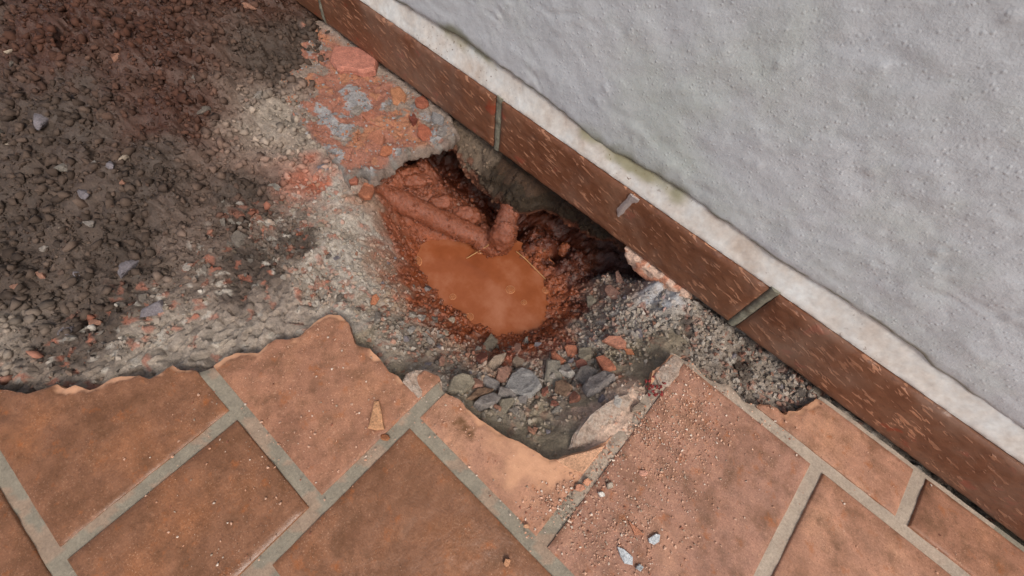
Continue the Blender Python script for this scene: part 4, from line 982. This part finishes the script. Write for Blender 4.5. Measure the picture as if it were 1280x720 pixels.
# gravel and crumbs all over the rubble slope
N_G = 60000
gxr = np.concatenate([npr.uniform(-.72, .12, 30000), npr.uniform(-2.0, -.6, 20000), npr.uniform(.08, .36, 6000)]); gyr = np.concatenate([npr.uniform(.05, .585, 30000), npr.uniform(-.35, .585, 20000), npr.uniform(.3, .585, 6000)])
ins = pit_sd(gxr, gyr) > .004
wts = idw(gxr, gyr, cw); zz = ground_h(gxr, gyr)
ok = ins & (npr.uniform(0, 1, len(gxr)) < np.clip(wts[:, 0] * 1.1 - .5 * wts[:, 1], .05, 1)) & (zz > WZ + .004) & (slab_sd(gxr, gyr) < .0)
gxr, gyr, zz = gxr[ok], gyr[ok], zz[ok]
sz = .0014 + .0062 * npr.uniform(0, 1, len(gxr)) ** 3.6
base_c = ground_c(gxr, gyr)
pal = np.array([GREY, LIGHT, REDB, PINKG, S(196, 190, 180), OLIV, S(120, 112, 106)]); pick = npr.choice(len(pal), len(gxr), p=[.3, .2, .12, .14, .08, .1, .06])
hv = (gxr < -.72)[:, None] * .25; cols = (.55 + hv * 1.3) * base_c + (.45 - hv * 1.3) * pal[pick] * np.clip(base_c.mean(1, keepdims=True) / .17, .3, 1.1)
o = scatter('gravel', np.stack([gxr, gyr, zz + sz * .25], 1), sz, .85, cols, M['crumb'], label='fine gravel and crumbs strewn over the rubble slope'); o['category'] = 'gravel'
fp, fc_, fu = FOOT_GRAIN; kf = gu_.uniform(0, 1, len(fp)) < np.where(fu < -.38, 1, .35); fp, fc_ = fp[kf], fc_[kf]
o = scatter('footing_grains', fp - np.array(wall.location), .0014 + .0062 * gu_.uniform(0, 1, len(fp)) ** 3.2, 1.0, fc_ * gu_.uniform(.8, 1.5, (len(fp), 1)), M['crumb'], parent=wall)
hx = gu_.uniform(-1.98, -.70, 14000); hy = gu_.uniform(-.38, .57, 14000); ok = pit_sd(hx, hy) > .01; hx, hy = hx[ok], hy[ok]; hz = ground_h(hx, hy)
sz = .002 + .013 * gu_.uniform(0, 1, len(hx)) ** 4.5
o = scatter('soil_crumbs', np.stack([hx, hy, hz + sz * .3], 1), sz, .9, ground_c(hx, hy) * gu_.uniform(.7, 1.5, (len(hx), 1)), M['crumb'], label='dark soil crumbs strewn over the dug up heap', smooth=True); o['category'] = 'soil'
# mud crumbs
mxr = np.concatenate([npr.uniform(-.72, -.04, 9000), npr.uniform(-1.8, -.7, 9000)]); myr = np.concatenate([npr.uniform(.22, .63, 9000), npr.uniform(.0, .56, 9000)])
wts = idw(mxr, myr, cw); zz = ground_h(mxr, myr); ok = (npr.uniform(0, 1, 18000) < wts[:, 1] * .9) & (zz > WZ - .002) & (slab_sd(mxr, myr) < 0)
mxr, myr, zz = mxr[ok], myr[ok], zz[ok]; sz = .0013 + .0085 * npr.uniform(0, 1, len(mxr)) ** 4.0
o = scatter('mud_crumbs', np.stack([mxr, myr, zz + sz * .1], 1), sz, .9, ground_c(mxr, myr), M['mud'], label='wet red mud crumbs round the puddle and pipe', smooth=True); o['category'] = 'mud crumbs'
# mud caked on the pipe, and the clods heaped behind it
gm = np.random.default_rng(21)
for part_, n_, k_ in ((run, 260, .8), (elb, 160, .8), (ris, 90, .6)):
    vv = np.array([v.co[:] for v in part_.data.vertices]); vv = vv[gm.integers(0, len(vv), n_)] + gm.normal(0, .0012, (n_, 3))
    o = scatter('caked_mud', vv, k_ * (.0014 + .0062 * gm.uniform(0, 1, n_) ** 3.0), 1.0, np.tile(MUDR, (n_, 1)) * gm.uniform(.75, 1.15, (n_, 1)), M['mud'], parent=pipe, smooth=True)
    o.location = -Vector(pipe.location)
hp = []
while len(hp) < 420:
    px_, py_ = gm.uniform(478, 606), gm.uniform(196, 318)
    if poly_sd(np.array([px_]), np.array([py_]), [(478, 225), (520, 198), (560, 215), (606, 270), (606, 292), (560, 280), (520, 262), (490, 250), (486, 300), (540, 300), (500, 318)])[0] <= 0: continue
    hp.append(hit(px_, py_))
hp = np.array(hp); hs = .0018 + .0085 * gm.uniform(0, 1, len(hp)) ** 2.4
o = scatter('mud_heap_clods', hp + np.stack([0 * hs, 0 * hs, hs * .3 + .004], 1), hs, .9, np.tile(MUDR, (len(hp), 1)) * gm.uniform(.7, 1.15, (len(hp), 1)), M['mud'], label='wet mud clods heaped behind the caked pipe', smooth=True); o['category'] = 'mud clods'
# rubble crumbs on the screed, upper left
sxr = npr.uniform(-1.1, -.52, 3500); syr = npr.uniform(.2, .57, 3500); ok = slab_sd(sxr, syr) > .008; sxr, syr = sxr[ok], syr[ok]
sz = .0012 + .0038 * npr.uniform(0, 1, len(sxr)) ** 4; pal = np.array([SC1, SC2, SC3, SC4]); pick = npr.integers(0, 4, len(sxr))
o = scatter('screed_crumbs', np.stack([sxr, syr, slab_top(sxr, syr) + sz * .3], 1), sz, .8, pal[pick], M['crumb'], label='brick and mortar crumbs on the broken screed'); o['category'] = 'crumbs'
# dust crumbs on the tiles, thickest along joint C
fxr = np.concatenate([npr.uniform(-.45, .62, 60000), npr.uniform(.05, .32, 26000)]); fyr = np.concatenate([npr.uniform(-.3, .55, 60000), npr.uniform(.02, .5, 26000)])
dC = np.abs(fxr - .14); pr = .05 + .9 * np.exp(-(dC / .085) ** 2) * sstep(.02, .16, fyr) + .25 * ((fxr > xa) & (fxr < xc) & (fyr > yb)) + .22 * (fxr < xa) - .04 * ((fyr < yb) & (fxr > xa))
pr = pr * (.5 + .8 * sstep(-.3, .4, fbm(fxr * 14, fyr * 14, None, 3, 601)))
ok = (npr.uniform(0, 1, len(fxr)) < pr * .42) & (pit_sd(fxr, fyr) < -.004) & ((np.abs(fxr - xc) > GW * .5) | (npr.uniform(0, 1, len(fxr)) < .35)); fxr, fyr = fxr[ok], fyr[ok]
sz = .0006 + .0024 * npr.uniform(0, 1, len(fxr)) ** 4.5; pal = np.array([S(210, 170, 146), S(194, 148, 122), S(222, 204, 188), S(172, 152, 134), S(150, 100, 80)]); pick = npr.choice(5, len(fxr), p=[.4, .25, .15, .1, .1])
o = scatter('tile_dust_crumbs', np.stack([fxr, fyr, 0 * fxr + .0008 + sz * .3], 1), sz, .6, pal[pick], M['crumb'], label='pale clay crumbs scattered over the floor tiles'); o['category'] = 'crumbs'

jx = np.random.default_rng(31); n_ = 600; jy = jx.uniform(.09, .40, n_); jxx = xc + jx.normal(0, .013, n_); ok = pit_sd(jxx, jy) < -.003; jxx, jy = jxx[ok], jy[ok]
sz = .0006 + .0026 * jx.uniform(0, 1, len(jy)) ** 3.6; pal = np.array([S(206, 172, 150), S(190, 148, 124), S(214, 200, 184), S(150, 132, 116), S(176, 120, 96)])
o = scatter('joint_dust', np.stack([jxx, jy, np.where(np.abs(jxx - xc) < GW / 2, -.0025, .0006) + sz * .3], 1), sz, .7, pal[jx.integers(0, 5, len(jy))], M['crumb'], label='pinkish crumbs filling the dusty joint beside the pit'); o['category'] = 'crumbs'

# chunks that nothing tells apart, each still a thing of its own
def chunk_proto(seed):
    r_ = np.random.default_rng(seed); bm = bmesh.new(); p = r_.uniform(-1, 1, (16, 3)) * [1, .75, .5]
    for v in p: bm.verts.new(v)
    bmesh.ops.convex_hull(bm, input=bm.verts[:])
    bmesh.ops.delete(bm, geom=[v for v in bm.verts if not v.link_faces], context='VERTS')
    bmesh.ops.bevel(bm, geom=bm.edges[:], offset=.06, segments=1, affect='EDGES'); bmesh.ops.recalc_face_normals(bm, faces=bm.faces[:])
    me = bpy.data.meshes.new('rubble_chunk'); bm.to_mesh(me); bm.free(); return me
CH = []
for k_, col_ in enumerate([S(134, 128, 120), S(148, 140, 132), S(126, 120, 124), S(150, 112, 94), S(112, 104, 96), S(160, 146, 130)]):
    for j_ in range(2):
        me = chunk_proto(700 + k_ * 5 + j_); ca = me.color_attributes.new('Col', 'FLOAT_COLOR', 'POINT')
        ca.data.foreach_set('color', np.tile([*col_, 1.0], len(me.vertices)).astype(np.float32)); me.materials.append(M['stone']); CH.append(me)   # two shapes of each colour
CWORD = ['grey', 'pale grey', 'bluish grey', 'brick red', 'dark grey', 'beige']
def strew(n, x0, x1, y0, y1, where, grp, smin, smax, seed):
    r_ = random.Random(seed); g_ = np.random.default_rng(seed); m_ = n * 12
    X, Y = g_.uniform(x0, x1, m_), g_.uniform(y0, y1, m_); Z = ground_h(X, Y); wr = idw(X, Y, cw)
    good = (pit_sd(X, Y) > .015) & (slab_sd(X, Y) < -.01) & (g_.uniform(0, 1, m_) < wr[:, 0] - .3 * wr[:, 1]) & (Z > WZ + .015)
    for x, y, z in list(zip(X[good].tolist(), Y[good].tolist(), Z[good].tolist()))[:n]:
        s_ = smin + (smax - smin) * r_.random() ** 2; ci = r_.randrange(12)
        o = bpy.data.objects.new('rubble_chunk', CH[ci]); COL.objects.link(o)
        o.location = (x, y, z + s_ * .05); o.scale = (s_, s_, s_); o.rotation_euler = (r_.uniform(-.5, .5), r_.uniform(-.5, .5), r_.uniform(0, 6.28))
        size = 'small' if s_ < (smin + smax) / 2 else 'larger'
        tag(o, f'{size} {CWORD[ci // 2]} angular rubble chunk {where}', 'rubble chunk', grp)
strew(110, -.36, .10, .12, .36, 'on the slope in front of the puddle', 'rubble chunks in front of the puddle', .007, .015, 1)
strew(30, -.16, .10, .36, .56, 'on the slope right of the puddle', 'rubble chunks right of the puddle', .006, .012, 2)
strew(26, -.62, -.36, .08, .32, 'on the grey slope left of the puddle', 'rubble chunks left of the puddle', .006, .011, 3)
strew(70, -1.95, -.64, -.32, .5, 'in the dark dug up soil far left', 'rubble chunks in the dark soil', .008, .026, 4)
strew(22, .10, .34, .40, .56, 'in the broken strip along the right skirting', 'rubble chunks along the right skirting', .006, .014, 5)
